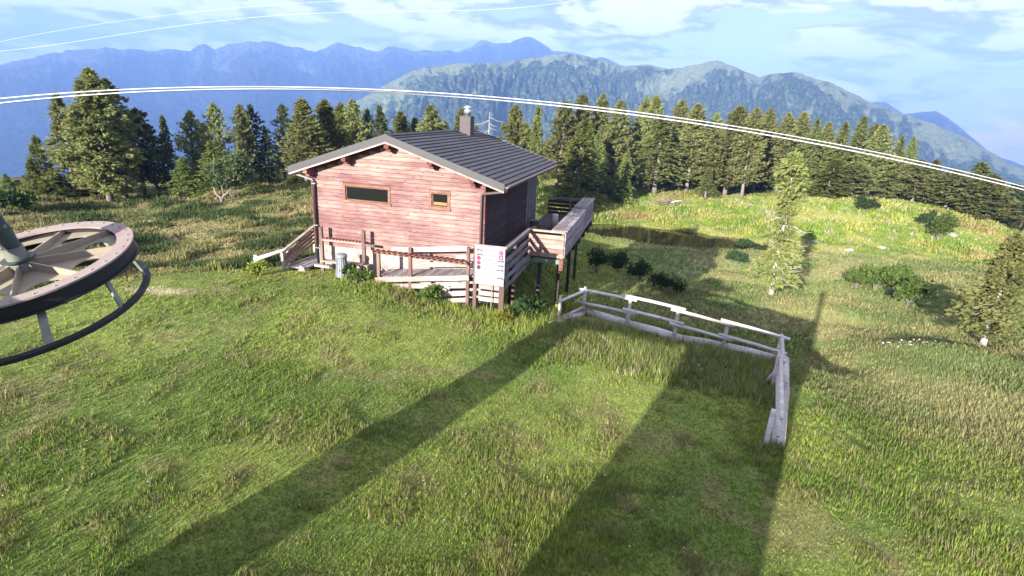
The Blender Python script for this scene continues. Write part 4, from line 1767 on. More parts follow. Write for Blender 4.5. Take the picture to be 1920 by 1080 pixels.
cable([(0, 184), (130, 175), (250, 168), (430, 161.5), (600, 163), (700, 168), (860, 178), (1043, 193), (1280, 222), (1500, 257), (1700, 298), (1920, 350)], (15, 24), .016,
      'overhead_cable', 'upper white cable of the pair arching over the hut roof', 'overhead cables above the hut')
cable([(0, 193), (130, 182), (250, 174), (430, 166.5), (600, 168), (700, 172.5), (860, 182.5), (1043, 198.5), (1280, 228), (1500, 264), (1700, 304), (1920, 356)], (15.2, 24.2), .022,
      'overhead_cable', 'lower thicker white cable of the pair arching over the hut roof', 'overhead cables above the hut')
cable([(0, 96), (180, 72), (430, 37), (700, 22), (1000, 12)], (22, 30), .005, 'overhead_wire', 'thin white wire crossing the clouds, lower of two at top left', 'thin wires at top left')
cable([(0, 78), (180, 46), (420, 17), (700, -2), (1000, -20)], (23, 31), .004, 'overhead_wire', 'faint white wire crossing the clouds, upper of two at top left', 'thin wires at top left')

# ------------------------------------------------------------------ conifers


def prof_fn(kind, t):
    if kind == 'spruce':
        return (1 - t) ** .80 * .98 + .02
    if kind == 'oldlarch':
        return float(np.interp(t, [0, .1, .3, .5, .68, .8, .92, 1], [.35, .78, .62, .36, .42, .72, .5, .05]))
    if kind == 'big':
        return np.minimum(1, (1 - t) * 1.45) ** .8
    if kind == 'larch':
        return (1 - t) ** .72 * .9 + .03
    if kind == 'column':
        return np.minimum(1, ((1 - t) * 2.6)) ** .6 * (.72 + .28 * (1 - t))
    return np.minimum(1, ((1 - t) * 1.75)) ** .62 * (.80 + .20 * (1 - t))      # stone pine: rounded top


def conifer(kind, seed, mat, bark, H=11.0, Rm=1.9, t0=.10, nb=170, per=11, leaf=.29, dens=1.0, gaps=.25, dead=0):
    """Trunk mesh and crown mesh; the crown is many small needle sprays along drooping or rising limbs."""
    g = np.random.default_rng(seed)
    rd = random.Random(seed)
    tk = MB()
    lean = g.normal(0, .012, 2)
    npt = 9
    tp = []
    for i in range(npt):
        t = i / (npt - 1)
        tp.append((lean[0] * H * t + .05 * math.sin(t * 7 + seed), lean[1] * H * t + .05 * math.cos(t * 6 + seed * 2), -.25 + (H * .985 + .25) * t))
    rad = [.0145 * H * (1 - t / (npt - 1)) ** .9 + .012 for t in range(npt)]
    rad[0] *= 1.45
    tk.tube(tp, rad, 8, True, .1)

    def axis(t):
        return np.array([lean[0] * H * t + .05 * math.sin(t * 7 + seed), lean[1] * H * t + .05 * math.cos(t * 6 + seed * 2), H * t])
    V = []
    lobes = g.uniform(0, 2 * PI, 4)
    for b in range(nb):
        u = (b + g.uniform(0, 1)) / nb
        t = t0 + (1 - t0) * u ** .92
        a = b * 2.39996 + g.normal(0, .35)
        R = float(prof_fn(kind, np.array((t - t0) / (1 - t0)))) * Rm
        # uneven outline: whole sides and storeys bulge or fall short
        lob = 1 + .20 * math.sin(a * 2 + lobes[0] + t * 5) + .16 * math.sin(t * 23 + lobes[1]) + .12 * math.sin(a * 3 + t * 17 + lobes[2])
        ln = R * lob * g.uniform(.72, 1.12)
        if g.uniform() < gaps * .4 and t < .9:
            ln *= .45
        if kind == 'spruce':
            dz0, dz1 = -.10, -.42
        elif kind in ('larch', 'oldlarch'):
            dz0, dz1 = .02, -.25
        else:
            dz0, dz1 = .12, .38
        dz0 += .35 * max(0, t - .75)
        dirh = np.array([math.cos(a), math.sin(a), 0])
        o = axis(t)
        if t < .62 and b % 3 == 0:
            e = o + dirh * ln * .8 + np.array([0, 0, ln * (dz0 * .8 + dz1 * .5)])
            m_ = o + dirh * ln * .4 + np.array([0, 0, ln * dz0 * .4])
            tk.tube([o, m_, e], [.020 + .010 * ln, .016, .006], 3, False)
        ns = max(2, int(per * 1.45 * (0.45 + .75 * ln / Rm) * dens))
        s = g.uniform(.12, 1.0, ns) ** .72
        pos = o + dirh[None] * (s * ln)[:, None]
        pos[:, 2] += ln * (dz0 * s + (dz1 - dz0) * s * s * .8)
        side = np.array([-dirh[1], dirh[0], 0])
        pos += side[None] * (g.normal(0, .16, ns) * ln * (.35 + .5 * s))[:, None]
        pos[:, 2] += g.normal(0, .10, ns) * (.4 + ln * .35)
        # each spray: two or three crossed blades pointing out along the limb
        for k_ in range(3):
            d = dirh[None] * .75 + g.normal(0, .55, (ns, 3))
            d[:, 2] += (.28 if kind in ('pine', 'column') else -.12)
            d /= np.linalg.norm(d, axis=1)[:, None]
            w = g.normal(0, 1, (ns, 3))
            w -= d * (w * d).sum(1)[:, None]
            w /= np.linalg.norm(w, axis=1)[:, None]
            sz = leaf * g.uniform(.55, 1.25, ns)[:, None]
            wd = sz * g.uniform(.20, .36, ns)[:, None]
            V.append(np.stack([pos - d * sz * .25, pos + d * sz * .30 + w * wd, pos + d * sz * .95, pos + d * sz * .28 - w * wd], 1))
    # leader
    V = np.concatenate(V).reshape(-1, 3)
    tip = []
    for k_ in range(14):
        a = k_ * 2.4
        d = np.array([math.cos(a) * .25, math.sin(a) * .25, 1.0])
        p = axis(1 - .035 * (k_ % 5)) + g.normal(0, .05, 3)
        w = np.array([-math.sin(a), math.cos(a), 0]) * .07
        tip.append(np.stack([p - d * .1, p + d * .12 + w, p + d * .32, p + d * .12 - w]))
    V = np.concatenate([V, np.concatenate(tip)])
    Fq = np.arange(len(V)).reshape(-1, 4)
    for k_ in range(dead):
        t = rd.uniform(.12, .62)
        a = rd.uniform(0, 2 * PI)
        o = axis(t)
        ln = rd.uniform(.9, 1.9)
        dh = np.array([math.cos(a), math.sin(a), 0])
        tk.tube([o, o + dh * ln * .4 + np.array([0, 0, .03]), o + dh * ln * .75 + np.array([0, 0, -.22]), o + dh * ln + np.array([0, 0, -.10])], [.035, .028, .02, .008], 4, False)
    tm_ = tk.mesh('trunk', M[bark], True)
    tmp = mesh_np('crown', V, Fq, M[mat])
    cm = tmp.data
    bpy.data.objects.remove(tmp)
    return tm_, cm, H, Rm


KIND = {
    'pine': [conifer('pine', 1, 'pine', 'bark', nb=210, per=14, t0=.10), conifer('pine', 2, 'pine', 'bark', nb=200, per=14, t0=.16, gaps=.5), conifer('pine', 3, 'pine', 'bark', nb=200, per=14, t0=.12, Rm=1.8),
             conifer('pine', 31, 'pine', 'bark', nb=170, per=14, t0=.22, Rm=1.8, gaps=.7)],
    'column': [conifer('column', 4, 'pine', 'barkdark', nb=190, per=12, t0=.10), conifer('column', 5, 'pine', 'barkdark', nb=170, per=12, t0=.06, gaps=.45)],
    'dark': [conifer('column', 6, 'dark', 'barkdark', nb=150, per=12, t0=.05, gaps=.4), conifer('spruce', 7, 'dark', 'barkdark', nb=170, per=12, t0=.05), conifer('pine', 8, 'dark', 'barkdark', nb=150, per=12, t0=.12, gaps=.5)],
    'spruce': [conifer('spruce', 9, 'spruce', 'bark', nb=200, per=11, t0=.08), conifer('spruce', 10, 'spruce', 'bark', nb=180, per=11, t0=.2, gaps=.5)],
    'larch': [conifer('larch', 12, 'larch', 'bark', nb=170, per=11, t0=.07, gaps=.4), conifer('larch', 13, 'larch', 'bark', nb=150, per=11, t0=.12, gaps=.5)],
    'young': [conifer('spruce', 14, 'young', 'bark', nb=170, per=11, t0=.02), conifer('spruce', 15, 'young', 'bark', nb=150, per=11, t0=.02, gaps=.3)],
}
BIG = {
    'bigpine': conifer('big', 21, 'pine', 'bark', nb=460, per=20, leaf=.27, t0=.07, gaps=.7),
    'nearlarch': conifer('oldlarch', 22, 'larchnear', 'deadwood', H=9.0, Rm=1.7, nb=170, per=11, leaf=.24, t0=.07, gaps=.7, dead=18),
    'nearpine': conifer('larch', 23, 'pinenear', 'deadwood', H=9.0, Rm=2.0, nb=200, per=17, leaf=.24, t0=.14, gaps=.8, dead=7),
}
tree_i = [0]
NAME = {'pine': 'pine_tree', 'column': 'pine_tree', 'dark': 'spruce_tree', 'spruce': 'spruce_tree', 'larch': 'larch_tree', 'young': 'young_spruce', 'bigpine': 'pine_tree', 'nearlarch': 'larch_tree', 'nearpine': 'pine_tree'}


def tree(kind, px, py_top, w_px, r, label, group=None, py_base=None, var=None):
    i = tree_i[0]
    tree_i[0] += 1
    if py_base is not None and r is None:
        p = ground_at(px, py_base, 14, 130)
        r = math.hypot(p[0], p[1])
    else:
        v = ray(px, py_base or 380)
        p = np.array([v[0] * r, v[1] * r, 0.0])
        p[2] = gz(p[0], p[1])
    # top: find the height whose projection reaches the photo's top
    lo, hi = .5, 40
    for _ in range(30):
        mid_ = (lo + hi) / 2
        if proj((p[0], p[1], p[2] + mid_))[1] > py_top:
            lo = mid_
        else:
            hi = mid_
    h = lo
    if kind in BIG:
        src = BIG[kind]
    else:
        L_k = KIND[kind]
        src = L_k[(i if var is None else var) % len(L_k)]
    tme, cme, H, Rm = src
    wid = w_px / F_PX * r / 2 * (1.0 if kind in BIG else (1.02 if group == GL else 1.25))
    o = empty(NAME[kind], p)
    q = random.Random(i * 7 + 1)
    t = inst('trunk', tme, o)
    c = inst('crown', cme, o)
    o.rotation_euler = (0, 0, q.uniform(0, 6.28))
    o.scale = (wid / (Rm * 1.0), wid / (Rm * 1.0), h / H)
    tag(o, label, 'tree', group)
    return o


GL = 'conifers on the left crest'
GM = 'conifers behind the hut'
GR = 'conifers of the wood on the right'
# left crest
tree('bigpine', 206, 130, 96, 54, 'tallest broad pine on the left crest with a bare pale foot', GL, 375)
tree('column', 236, 150, 66, 55.5, 'second rounded top leaning out behind the tallest left pine', GL, 374, 2)
tree('larch', 143, 178, 72, 57, 'slim airy larch just left of the tallest pine', GL, 362, 1)
tree('larch', 165, 250, 70, 58, 'shorter larch squeezed between the slim larch and the tallest pine', GL, 362, 0)
tree('spruce', 85, 255, 46, 58, 'dark pointed spruce left of the slim larch', GL, 362)
tree('young', 66, 298, 38, 57, 'bright green small spruce below the dark pointed one at left', GL, 364)
tree('spruce', 18, 326, 20, 60, 'leftmost tiny spruce on the crest', GL, 366)
tree('pine', 38, 338, 22, 60, 'small rounded conifer beside the leftmost tiny spruce', GL, 366, 2)
tree('young', 105, 318, 60, 57, 'low bushy green conifer in front of the dark pointed spruce', GL, 363)
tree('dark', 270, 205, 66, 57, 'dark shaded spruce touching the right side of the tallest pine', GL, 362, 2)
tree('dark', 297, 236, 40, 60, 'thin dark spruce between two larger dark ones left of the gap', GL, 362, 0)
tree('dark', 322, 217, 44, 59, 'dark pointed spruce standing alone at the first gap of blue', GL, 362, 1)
tree('young', 346, 296, 58, 53, 'small bright spruce below the first gap, left of the yellow one', GL, 369)
tree('column', 369, 209, 54, 58, 'olive pine with a rounded tip right of the first gap', GL, 361)
tree('dark', 392, 232, 34, 60, 'narrow dark tree between the olive pine and the columnar pine', GL, 361)
tree('column', 416, 194, 44, 57, 'columnar pine rising straight above the yellow young spruce', GL, 361, 0)
tree('young', 405, 264, 74, 53, 'yellow green young spruce beside the forked white trunk', GL, 370)
tree('column', 461, 197, 46, 57, 'left of the twin dark pines right of the columnar pine', GL, 360, 1)
tree('dark', 480, 198, 50, 58, 'right of the twin dark pines right of the columnar pine', GL, 360, 0)
tree('dark', 507, 238, 44, 58, 'dark spruce filling the dip before the hut eave', GL, 360, 1)
tree('spruce', 477, 318, 32, 51, 'little spruce with a thin leader standing before the dark ones', GL, 368)
tree('dark', 536, 197, 46, 59, 'dark layered tree left of the big olive pine by the eave', GL, 356, 2)
tree('pine', 578, 187, 78, 56, 'big olive pine directly above the left eave tip', GL, 355, 0)
tree('young', 555, 330, 60, 54, 'low green conifer tucked under the left eave', GL, 357)
# behind the hut
for (k_, x, y, w, r, lab) in [
        ('pine', 618, 189, 56, 58, 'first pine right of the big one above the left roof slope'),
        ('pine', 645, 194, 50, 62, 'pine above the middle of the left roof slope'),
        ('column', 668, 187, 44, 58, 'taller rounded pine above the left roof slope near the gable'),
        ('dark', 691, 206, 36, 60, 'dark gap tree left of the gable peak'),
        ('dark', 716, 199, 50, 57, 'dark tree exactly above the gable peak'),
        ('pine', 752, 210, 48, 60, 'olive pine just right of the gable peak'),
        ('dark', 780, 222, 40, 62, 'low dark pine between two olive pines over the ridge'),
        ('pine', 808, 199, 60, 58, 'wide olive pine midway between gable peak and chimney'),
        ('pine', 862, 205, 44, 58, 'olive pine whose top shows behind the chimney'),
        ('dark', 836, 228, 40, 64, 'low dark tree left of the chimney'),
        ('pine', 953, 199, 54, 60, 'olive pine right of the bare dead snag'),
        ('spruce', 893, 238, 40, 66, 'low tree just right of the chimney'),
        ('spruce', 1000, 197, 42, 60, 'thin tree with a pale bare trunk between snag pine and yellow larch'),
        ('pine', 978, 232, 48, 66, 'shorter pine left of the thin pale trunk')]:
    tree(k_, x, y, w, r, lab, GM, 352)
# wood on the right
for (k_, x, y, w, r, b, lab) in [
        ('pine', 1042, 191, 58, 66, 372, 'broad pine left of the yellow larch by the far roof corner'),
        ('pine', 1080, 180, 56, 70, 368, 'tall pine rising behind the yellow larch'),
        ('young', 1080, 222, 92, 57, 380, 'tall yellow green larch near the back of the terrace'),
        ('pine', 1113, 178, 48, 72, 372, 'tallest pine right of the yellow larch'),
        ('spruce', 1112, 250, 50, 66, 380, 'half hidden tree right of the yellow larch'),
        ('pine', 1147, 190, 54, 70, 376, 'flat topped pine above the small bright spruce'),
        ('young', 1163, 284, 46, 62, 382, 'small bright spruce at the wood edge in deep shade'),
        ('pine', 1190, 184, 46, 74, 378, 'left of two close tops under the cables'),
        ('pine', 1213, 182, 50, 73, 376, 'right of two close tops under the cables'),
        ('spruce', 1226, 214, 80, 68, 380, 'wide light olive tree behind the heap of dead branches'),
        ('pine', 1257, 190, 46, 75, 376, 'pine with its tip just above the cables right of the wide olive tree'),
        ('pine', 1285, 196, 62, 71, 372, 'pine with a pale forked foot standing clear on bright grass'),
        ('column', 1322, 214, 40, 76, 374, 'slim pine in the dip between two groups of tops'),
        ('spruce', 1322, 318, 36, 67, 376, 'short dark green fir on the bright grass right of the forked foot'),
        ('pine', 1358, 201, 66, 70, 374, 'large pine with a thick pale trunk on the meadow edge'),
        ('pine', 1386, 204, 50, 68, 392, 'pine standing lower down right of the thick pale trunk'),
        ('pine', 1408, 206, 44, 76, 380, 'pine whose flat top touches the cable left of the lone larch'),
        ('pine', 1428, 236, 44, 78, 380, 'low pine hidden behind the tip of the lone larch'),
        ('pine', 1452, 214, 44, 77, 378, 'left of the pair of tops above the lone larch'),
        ('pine', 1476, 212, 46, 76, 378, 'right of the pair of tops above the lone larch'),
        ('spruce', 1502, 224, 44, 75, 378, 'pointed tree just right of the lone larch tip'),
        ('pine', 1523, 232, 40, 78, 378, 'small topped pine right of the pointed tree'),
        ('spruce', 1553, 231, 52, 72, 382, 'broad low branched spruce above the knoll middle'),
        ('spruce', 1582, 220, 50, 75, 378, 'tallest pointed spruce above the knoll middle'),
        ('pine', 1604, 234, 42, 76, 378, 'olive pine hard against the tallest pointed spruce'),
        ('pine', 1622, 236, 46, 73, 382, 'pine with a long pale trunk on the knoll rim'),
        ('young', 1545, 300, 70, 68, 392, 'bushy green tree spreading down the knoll slope'),
        ('pine', 1590, 305, 60, 70, 384, 'low bushy pine under the tallest pointed spruce'),
        ('spruce', 1662, 256, 36, 78, 380, 'left of two slim spires past the knoll rim'),
        ('spruce', 1685, 258, 32, 79, 380, 'right of two slim spires past the knoll rim'),
        ('column', 1655, 300, 44, 74, 380, 'pine with a bare lower trunk below the left slim spire'),
        ('pine', 1708, 300, 46, 76, 384, 'rounded pine right of the two slim spires'),
        ('spruce', 1732, 300, 42, 78, 386, 'narrow spruce where the wood starts to drop'),
        ('pine', 1770, 318, 52, 75, 392, 'olive pine on the falling edge of the knoll'),
        ('dark', 1752, 322, 40, 80, 390, 'dark tree behind the olive pine on the falling edge'),
        ('spruce', 1815, 305, 66, 74, 412, 'large dark green spruce near the right edge'),
        ('pine', 1846, 330, 58, 73, 425, 'pine right of the large spruce near the right edge'),
        ('dark', 1880, 346, 54, 76, 432, 'dark tree second from the right edge of the wood'),
        ('dark', 1908, 372, 44, 74, 440, 'last dark tree at the right edge of the wood'),
        ('pine', 1795, 345, 44, 76, 402, 'short pine left of the large spruce near the right edge')]:
    tree(k_, x, y, w, r * 1.4, lab, GR, b)
# deeper rows: these look alike and only fill the gaps
q = random.Random(5)
for i in range(48):
    x = 985 + i * 20 + q.uniform(-10, 10)
    topy = np.interp(x, [980, 1100, 1300, 1500, 1620, 1700, 1800, 1920, 1980], [262, 240, 250, 262, 275, 318, 348, 398, 420]) + q.uniform(-14, 26)
    tree(q.choice(['pine', 'pine', 'dark', 'dark', 'spruce']), x, topy, q.uniform(40, 62), q.uniform(106, 120), 'dusky conifer standing deep in the wood behind the front row',
         'dusky conifers deep in the wood', 385 + max(0, x - 1700) * .2)
for i in range(8):
    x = 560 + i * 42 + q.uniform(-8, 8)
    tree(q.choice(['dark', 'dark', 'pine']), x, 258 + q.uniform(-8, 20), q.uniform(44, 60), q.uniform(64, 72), 'dusky conifer low behind the roof of the hut', 'dusky conifers low behind the roof', 355)

# two trees on the meadow
tree('nearlarch', 1446, 287, 104, None, 'lone light green larch with dead limbs on the shaded meadow', None, 554)
tree('nearpine', 1842, 438, 118, None, 'leafy pine with a pale bare foot alone on the right meadow', None, 648)

# bare snag right of the chimney
p = at(915, 300, 55)
p[2] = gz(p[0], p[1])
sn = empty('dead_snag', p)
tag(sn, 'bare white dead tree with drooping limbs right of the chimney', 'dead tree')
zt = EYE[2] + ray(915, 210)[2] * 55 - p[2]
MB().tube([(0, 0, -.2), (.02, 0, zt * .5), (0, 0, zt)], [.09, .07, .02], 7).build('trunk', M['deadwood'], sn, True)
q = random.Random(2)
for i in range(13):
    t = .52 + i * .036
    a = q.choice([0, 0.2, -.3, 3.0, 3.3, .1]) + q.uniform(-.3, .3)
    ln = q.uniform(.7, 2.2) * (1.15 - (t - .5))
    d = Vector((math.cos(a), math.sin(a) * .7, 0))
    z_ = zt * t
    MB().tube([Vector((0, 0, z_)), Vector((0, 0, z_)) + d * ln * .45 + Vector((0, 0, -.22 * ln)), Vector((0, 0, z_)) + d * ln + Vector((0, 0, -.30 * ln))], [.028, .020, .008], 4, False).build('limb', M['deadwood'], sn)

# ------------------------------------------------------------------ shrubs and small plants


def bush(name, px, py, r, w, h, mat, label, cat='shrub', group=None, n=900, leaf=.10, seed=0, up=.5, stems=8, lobes=9):
    """Low bush: stems and a crown of leaf-sized faces in uneven clumps."""
    g = np.random.default_rng(seed + 100)
    p = at(px, py, r)
    p[2] = gz(p[0], p[1])
    if r > 22:
        p = ground_at(px, py, 12, 125)
    k_r = min(1.6, max(.6, math.hypot(p[0], p[1]) / r))
    w, h, leaf = w * k_r, h * k_r, leaf * k_r
    o = empty(name, p)
    C = []
    for k_ in range(lobes):
        a = g.uniform(0, 6.28)
        rr_ = g.uniform(.15, .62) * w / 2
        C.append((math.cos(a) * rr_, math.sin(a) * rr_, h * g.uniform(.22, .62), w * g.uniform(.15, .30), h * g.uniform(.22, .40)))
    C = np.array(C)
    ci = g.integers(0, lobes, n)
    d = g.normal(0, 1, (n, 3))
    d /= np.linalg.norm(d, axis=1)[:, None]
    d[:, 2] = np.abs(d[:, 2]) * .9 + d[:, 2] * .25
    rad = g.uniform(.4, 1.08, n) ** .6
    rad = np.where(g.uniform(size=n) < .14, rad * g.uniform(1.05, 1.5, n), rad)
    P = C[ci, :3] + d * (rad[:, None]) * np.stack([C[ci, 3], C[ci, 3], C[ci, 4]], 1)
    P[:, 2] = np.maximum(P[:, 2], .03)
    dr = d + g.normal(0, .6, (n, 3))
    dr[:, 2] += up
    dr /= np.linalg.norm(dr, axis=1)[:, None]
    wv = g.normal(0, 1, (n, 3))
    wv -= dr * (wv * dr).sum(1)[:, None]
    wv /= np.linalg.norm(wv, axis=1)[:, None]
    sz = leaf * g.uniform(.6, 1.3, n)[:, None]
    V = np.stack([P - dr * sz * .3, P + dr * sz * .3 + wv * sz * .38, P + dr * sz, P + dr * sz * .3 - wv * sz * .38], 1).reshape(-1, 3)
    mesh_np('foliage', V, np.arange(len(V)).reshape(-1, 4), M[mat], o)
    mb_ = MB()
    for k_ in range(stems):
        c_ = C[k_ % lobes]
        mb_.tube([(g.uniform(-.06, .06), g.uniform(-.06, .06), -.05), (c_[0] * .5, c_[1] * .5, c_[2] * .6), (c_[0], c_[1], c_[2])], [.022, .016, .006], 4, False)
    mb_.build('stem', M['bark'], o)
    tag(o, label, cat, group)
    return o


# dark dwarf pines in the shade beyond the terrace
GDW = 'dark dwarf pines in the shaded hollow'
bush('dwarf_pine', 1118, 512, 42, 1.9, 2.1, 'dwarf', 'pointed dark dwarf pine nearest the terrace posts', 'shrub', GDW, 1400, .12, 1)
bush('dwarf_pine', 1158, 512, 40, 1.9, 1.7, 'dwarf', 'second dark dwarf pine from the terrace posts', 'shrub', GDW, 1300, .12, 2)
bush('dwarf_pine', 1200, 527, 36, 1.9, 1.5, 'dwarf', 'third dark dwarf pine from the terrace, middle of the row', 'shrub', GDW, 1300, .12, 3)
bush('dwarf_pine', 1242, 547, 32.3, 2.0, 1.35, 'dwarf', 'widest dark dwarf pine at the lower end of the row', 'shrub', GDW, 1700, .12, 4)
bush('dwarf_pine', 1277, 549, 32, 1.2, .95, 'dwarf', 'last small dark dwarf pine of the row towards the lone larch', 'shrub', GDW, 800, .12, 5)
bush('dwarf_pine', 1378, 498, 44, 1.5, 1.3, 'dwarf', 'dark dwarf pine left of the lone larch near the pond shade', 'shrub', None, 1200, .14, 6)
# light green clump on the right meadow
GLC = 'light green bushes on the right meadow'
bush('willow_bush', 1605, 540, 45, 2.1, 1.6, 'shrub', 'left bush of the light green clump on the right meadow', 'shrub', GLC, 1300, .15, 7)
bush('willow_bush', 1640, 545, 43.5, 1.9, 1.9, 'shrub', 'darker middle bush of the light green clump', 'shrub', GLC, 1300, .15, 8)
bush('willow_bush', 1672, 556, 40, 2.2, 2.2, 'shrub', 'tallest bush of the light green clump', 'shrub', GLC, 1800, .15, 9)
bush('willow_bush', 1702, 574, 36.5, 1.9, 1.8, 'shrub', 'right bush of the light green clump nearest the shadow', 'shrub', GLC, 1400, .15, 10)
# plants round the hut and fence
bush('leafy_plant', 803, 556, 17.9, 1.15, .62, 'shrub', 'broad leafed clump before the middle of the ramp fence', 'plant', None, 1300, .09, 11)
bush('leafy_plant', 672, 520, 19.2, .8, .45, 'shrub', 'low clump right of the waste bin at the trellis foot', 'plant', None, 800, .09, 12)
bush('leafy_plant', 985, 580, 17.6, 1.3, .75, 'dwarf', 'dark leafed clump right of the signboard under the stair fence', 'plant', None, 1400, .10, 13)
bush('leafy_plant', 1000, 592, 17.2, .9, .5, 'shrub', 'small pale leafed clump right of the signboard foot', 'plant', None, 700, .09, 14)
bush('leafy_plant', 1057, 588, 17.9, .6, .7, 'brightshrub', 'yellow green plant in the sun at the end of the log fence', 'plant', None, 600, .10, 15)
bush('fern_plant', 480, 508, 21.0, .8, .5, 'brightshrub', 'yellow green fern left of the leaning log rail', 'plant', None, 600, .11, 16)
bush('leafy_plant', 940, 600, 16.8, .8, .4, 'brightshrub', 'bright weeds at the foot of the right signpost', 'plant', None, 600, .08, 17)
bush('leafy_plant', 655, 512, 19.8, .5, .55, 'dwarf', 'dark plant behind the waste bin', 'plant', None, 500, .08, 18)
GT = 'dark undergrowth below the terrace front'
bush('undergrowth_bush', 1000, 556, 19.6, 1.3, 1.3, 'dwarf', 'dark undergrowth below the sloping stair fence', 'shrub', GT, 1500, .11, 41)
bush('undergrowth_bush', 1030, 548, 20.6, 1.4, 1.5, 'dwarf', 'dark undergrowth below the green beam of the terrace', 'shrub', GT, 1700, .11, 42)
bush('undergrowth_bush', 1066, 535, 21.8, 1.5, 1.4, 'dwarf', 'dark undergrowth right of the reddish terrace corner post', 'shrub', GT, 1700, .11, 43)
# wood edge
GW = 'bushes along the edge of the wood'
bush('alder_bush', 1140, 380, 80, 3.8, 3.9, 'shrub', 'bright round bush behind the far end of the counter', 'shrub', GW, 2200, .26, 19)
bush('alder_bush', 1105, 374, 81, 3.6, 4.0, 'dwarf', 'grey green bush left of the bright round bush', 'shrub', GW, 2000, .26, 20)
bush('juniper_bush', 1757, 452, 82, 3.6, 3.4, 'shrub', 'dark leafed bush on the right flank of the knoll', 'shrub', GW, 1800, .28, 21)
bush('juniper_bush', 1735, 425, 95, 2.8, 2.4, 'dwarf', 'small juniper near the top right of the knoll', 'shrub', GW, 1000, .26, 22)
bush('juniper_bush', 1620, 395, 100, 3.6, 2.2, 'dwarf', 'low juniper at the foot of the knoll rim trees', 'shrub', GW, 1200, .28, 23)
bush('juniper_bush', 1395, 468, 62, 2.6, 1.0, 'dwarf', 'low dark bush at the right end of the pond', 'shrub', GW, 1000, .2, 24)
bush('alder_bush', 15, 400, 50, 3.4, 1.9, 'dwarf', 'dark green bush at the left edge below the crest', 'shrub', GW, 1500, .22, 25)
bush('alder_bush', 40, 392, 52, 2.0, 1.1, 'brightshrub', 'yellow green bush at the left edge below the crest', 'shrub', GW, 900, .2, 26)
# forked white trunk with a dark bushy crown on the left crest
o = bush('mountain_pine', 438, 372, 52, 3.9, 3.7, 'dark', 'bushy dark pine on a forked white trunk on the left crest', 'tree', None, 4600, .24, 27, lobes=9, stems=9)
mb = MB()
mb.tube([(0, -1.6, -.3), (-.05, -1.7, .3), (-.35, -1.8, .6), (-.6, -1.6, 1.1)], [.14, .11, .08, .04], 7)
mb.tube([(0, -1.6, .1), (.2, -1.8, .45), (.55, -1.9, .7), (.8, -1.7, 1.1)], [.11, .09, .06, .03], 7)
mb.tube([(.3, -1.8, .55), (.2, -1.9, .9), (.1, -1.7, 1.2)], [.07, .05, .03], 6)
mb.build('trunk', M['bark'], o, True)

# heap of dead branches by the wood
q = random.Random(8)
p = at(1245, 384, 86)
p[2] = gz(p[0], p[1])
hp = empty('brush_heap', p)
tag(hp, 'grey heap of dead branches and roots on the bright grass', 'brush heap')
for i in range(70):
    a = q.uniform(0, 6.28)
    c_ = Vector((q.uniform(-1.5, 1.5), q.uniform(-.8, .8), 0))
    hgt = 1.5 * max(.15, 1 - abs(c_.x) / 1.9)
    d = Vector((math.cos(a), math.sin(a), q.uniform(-.3, .9))).normalized()
    ln = q.uniform(.6, 1.5)
    s_ = c_ + Vector((0, 0, q.uniform(.05, hgt)))
    e = s_ + d * ln
    e.z = max(.02, e.z)
    o = MB().tube([s_, (s_ + e) / 2 + Vector((0, 0, q.uniform(-.1, .1))), e], [.05, .04, .012], 4, False).build('branch', M['brush'], hp)
tk = MB().tube([(.9, -.5, .55), (1.6, -.7, .8), (2.4, -.8, 1.0)], [.12, .10, .07], 7, True, .3).build('trunk', M['deadwood'], hp, True)
# root plate below the yellow larch
p = at(1070, 372, 80)
p[2] = gz(p[0], p[1])
rp = empty('root_stump', p)
tag(rp, 'pale spreading root stump under the yellow larch behind the terrace rail', 'stump')
for i in range(16):
    a = PI * (.05 + .9 * i / 15) + q.uniform(-.1, .1)
    MB().tube([(0, 0, 1.0), (math.cos(a) * .6, -math.sin(a) * .5, .7), (math.cos(a) * 1.3, -math.sin(a) * .9, .05)], [.09, .06, .02], 4, False).build('root', M['brush'], rp)
MB().tube([(0, 0, -.2), (0, 0, 1.0), (.05, 0, 1.5)], [.22, .18, .10], 7, True, .2).build('stump', M['deadwood'], rp, True)


def rock(px, py, r, s, label, group=None, seed=0):
    g = np.random.default_rng(seed + 50)
    p = ground_at(px, py, 20, 125)
    p[2] += s * .12
    bm = bmesh.new()
    bmesh.ops.create_icosphere(bm, subdivisions=2, radius=s)
    off = g.uniform(.72, 1.15, len(bm.verts))
    for v, k_ in zip(bm.verts, off):
        v.co *= k_
        v.co.z *= .55
    me = bpy.data.meshes.new('rock')
    bm.to_mesh(me)
    bm.free()
    me.materials.append(M['rock'])
    o = bpy.data.objects.new('rock', me)
    col.objects.link(o)
    o.location = p
    o.rotation_euler = (0, 0, g.uniform(0, 6))
    tag(o, label, 'rock', group)


GRK = 'pale rocks on the knoll'
rock(1786, 443, 84, .6, 'white boulder beside the dark bush on the knoll flank', GRK, 1)
rock(1718, 470, 76, .5, 'pale rock on bare ground above the tree shadow tip', GRK, 2)
rock(1592, 470, 72, .45, 'pale flat rock on the left of the bare strip below the knoll', GRK, 3)
rock(1652, 466, 74, .45, 'pale rock in the middle of the bare strip below the knoll', GRK, 4)
rock(1230, 432, 69.5, .22, 'small white stone at the far rim of the pond', GRK, 5)
rock(1147, 430, 67.5, .22, 'small white stone at the left end of the pond', GRK, 6)
rock(1528, 455, 72, .42, 'pale rock right of the larch shadow', GRK, 7)
rock(1150, 402, 78, .45, 'pale stone on the slope behind the terrace corner', GRK, 8)

# ------------------------------------------------------------------ grass and ground cover, real blades


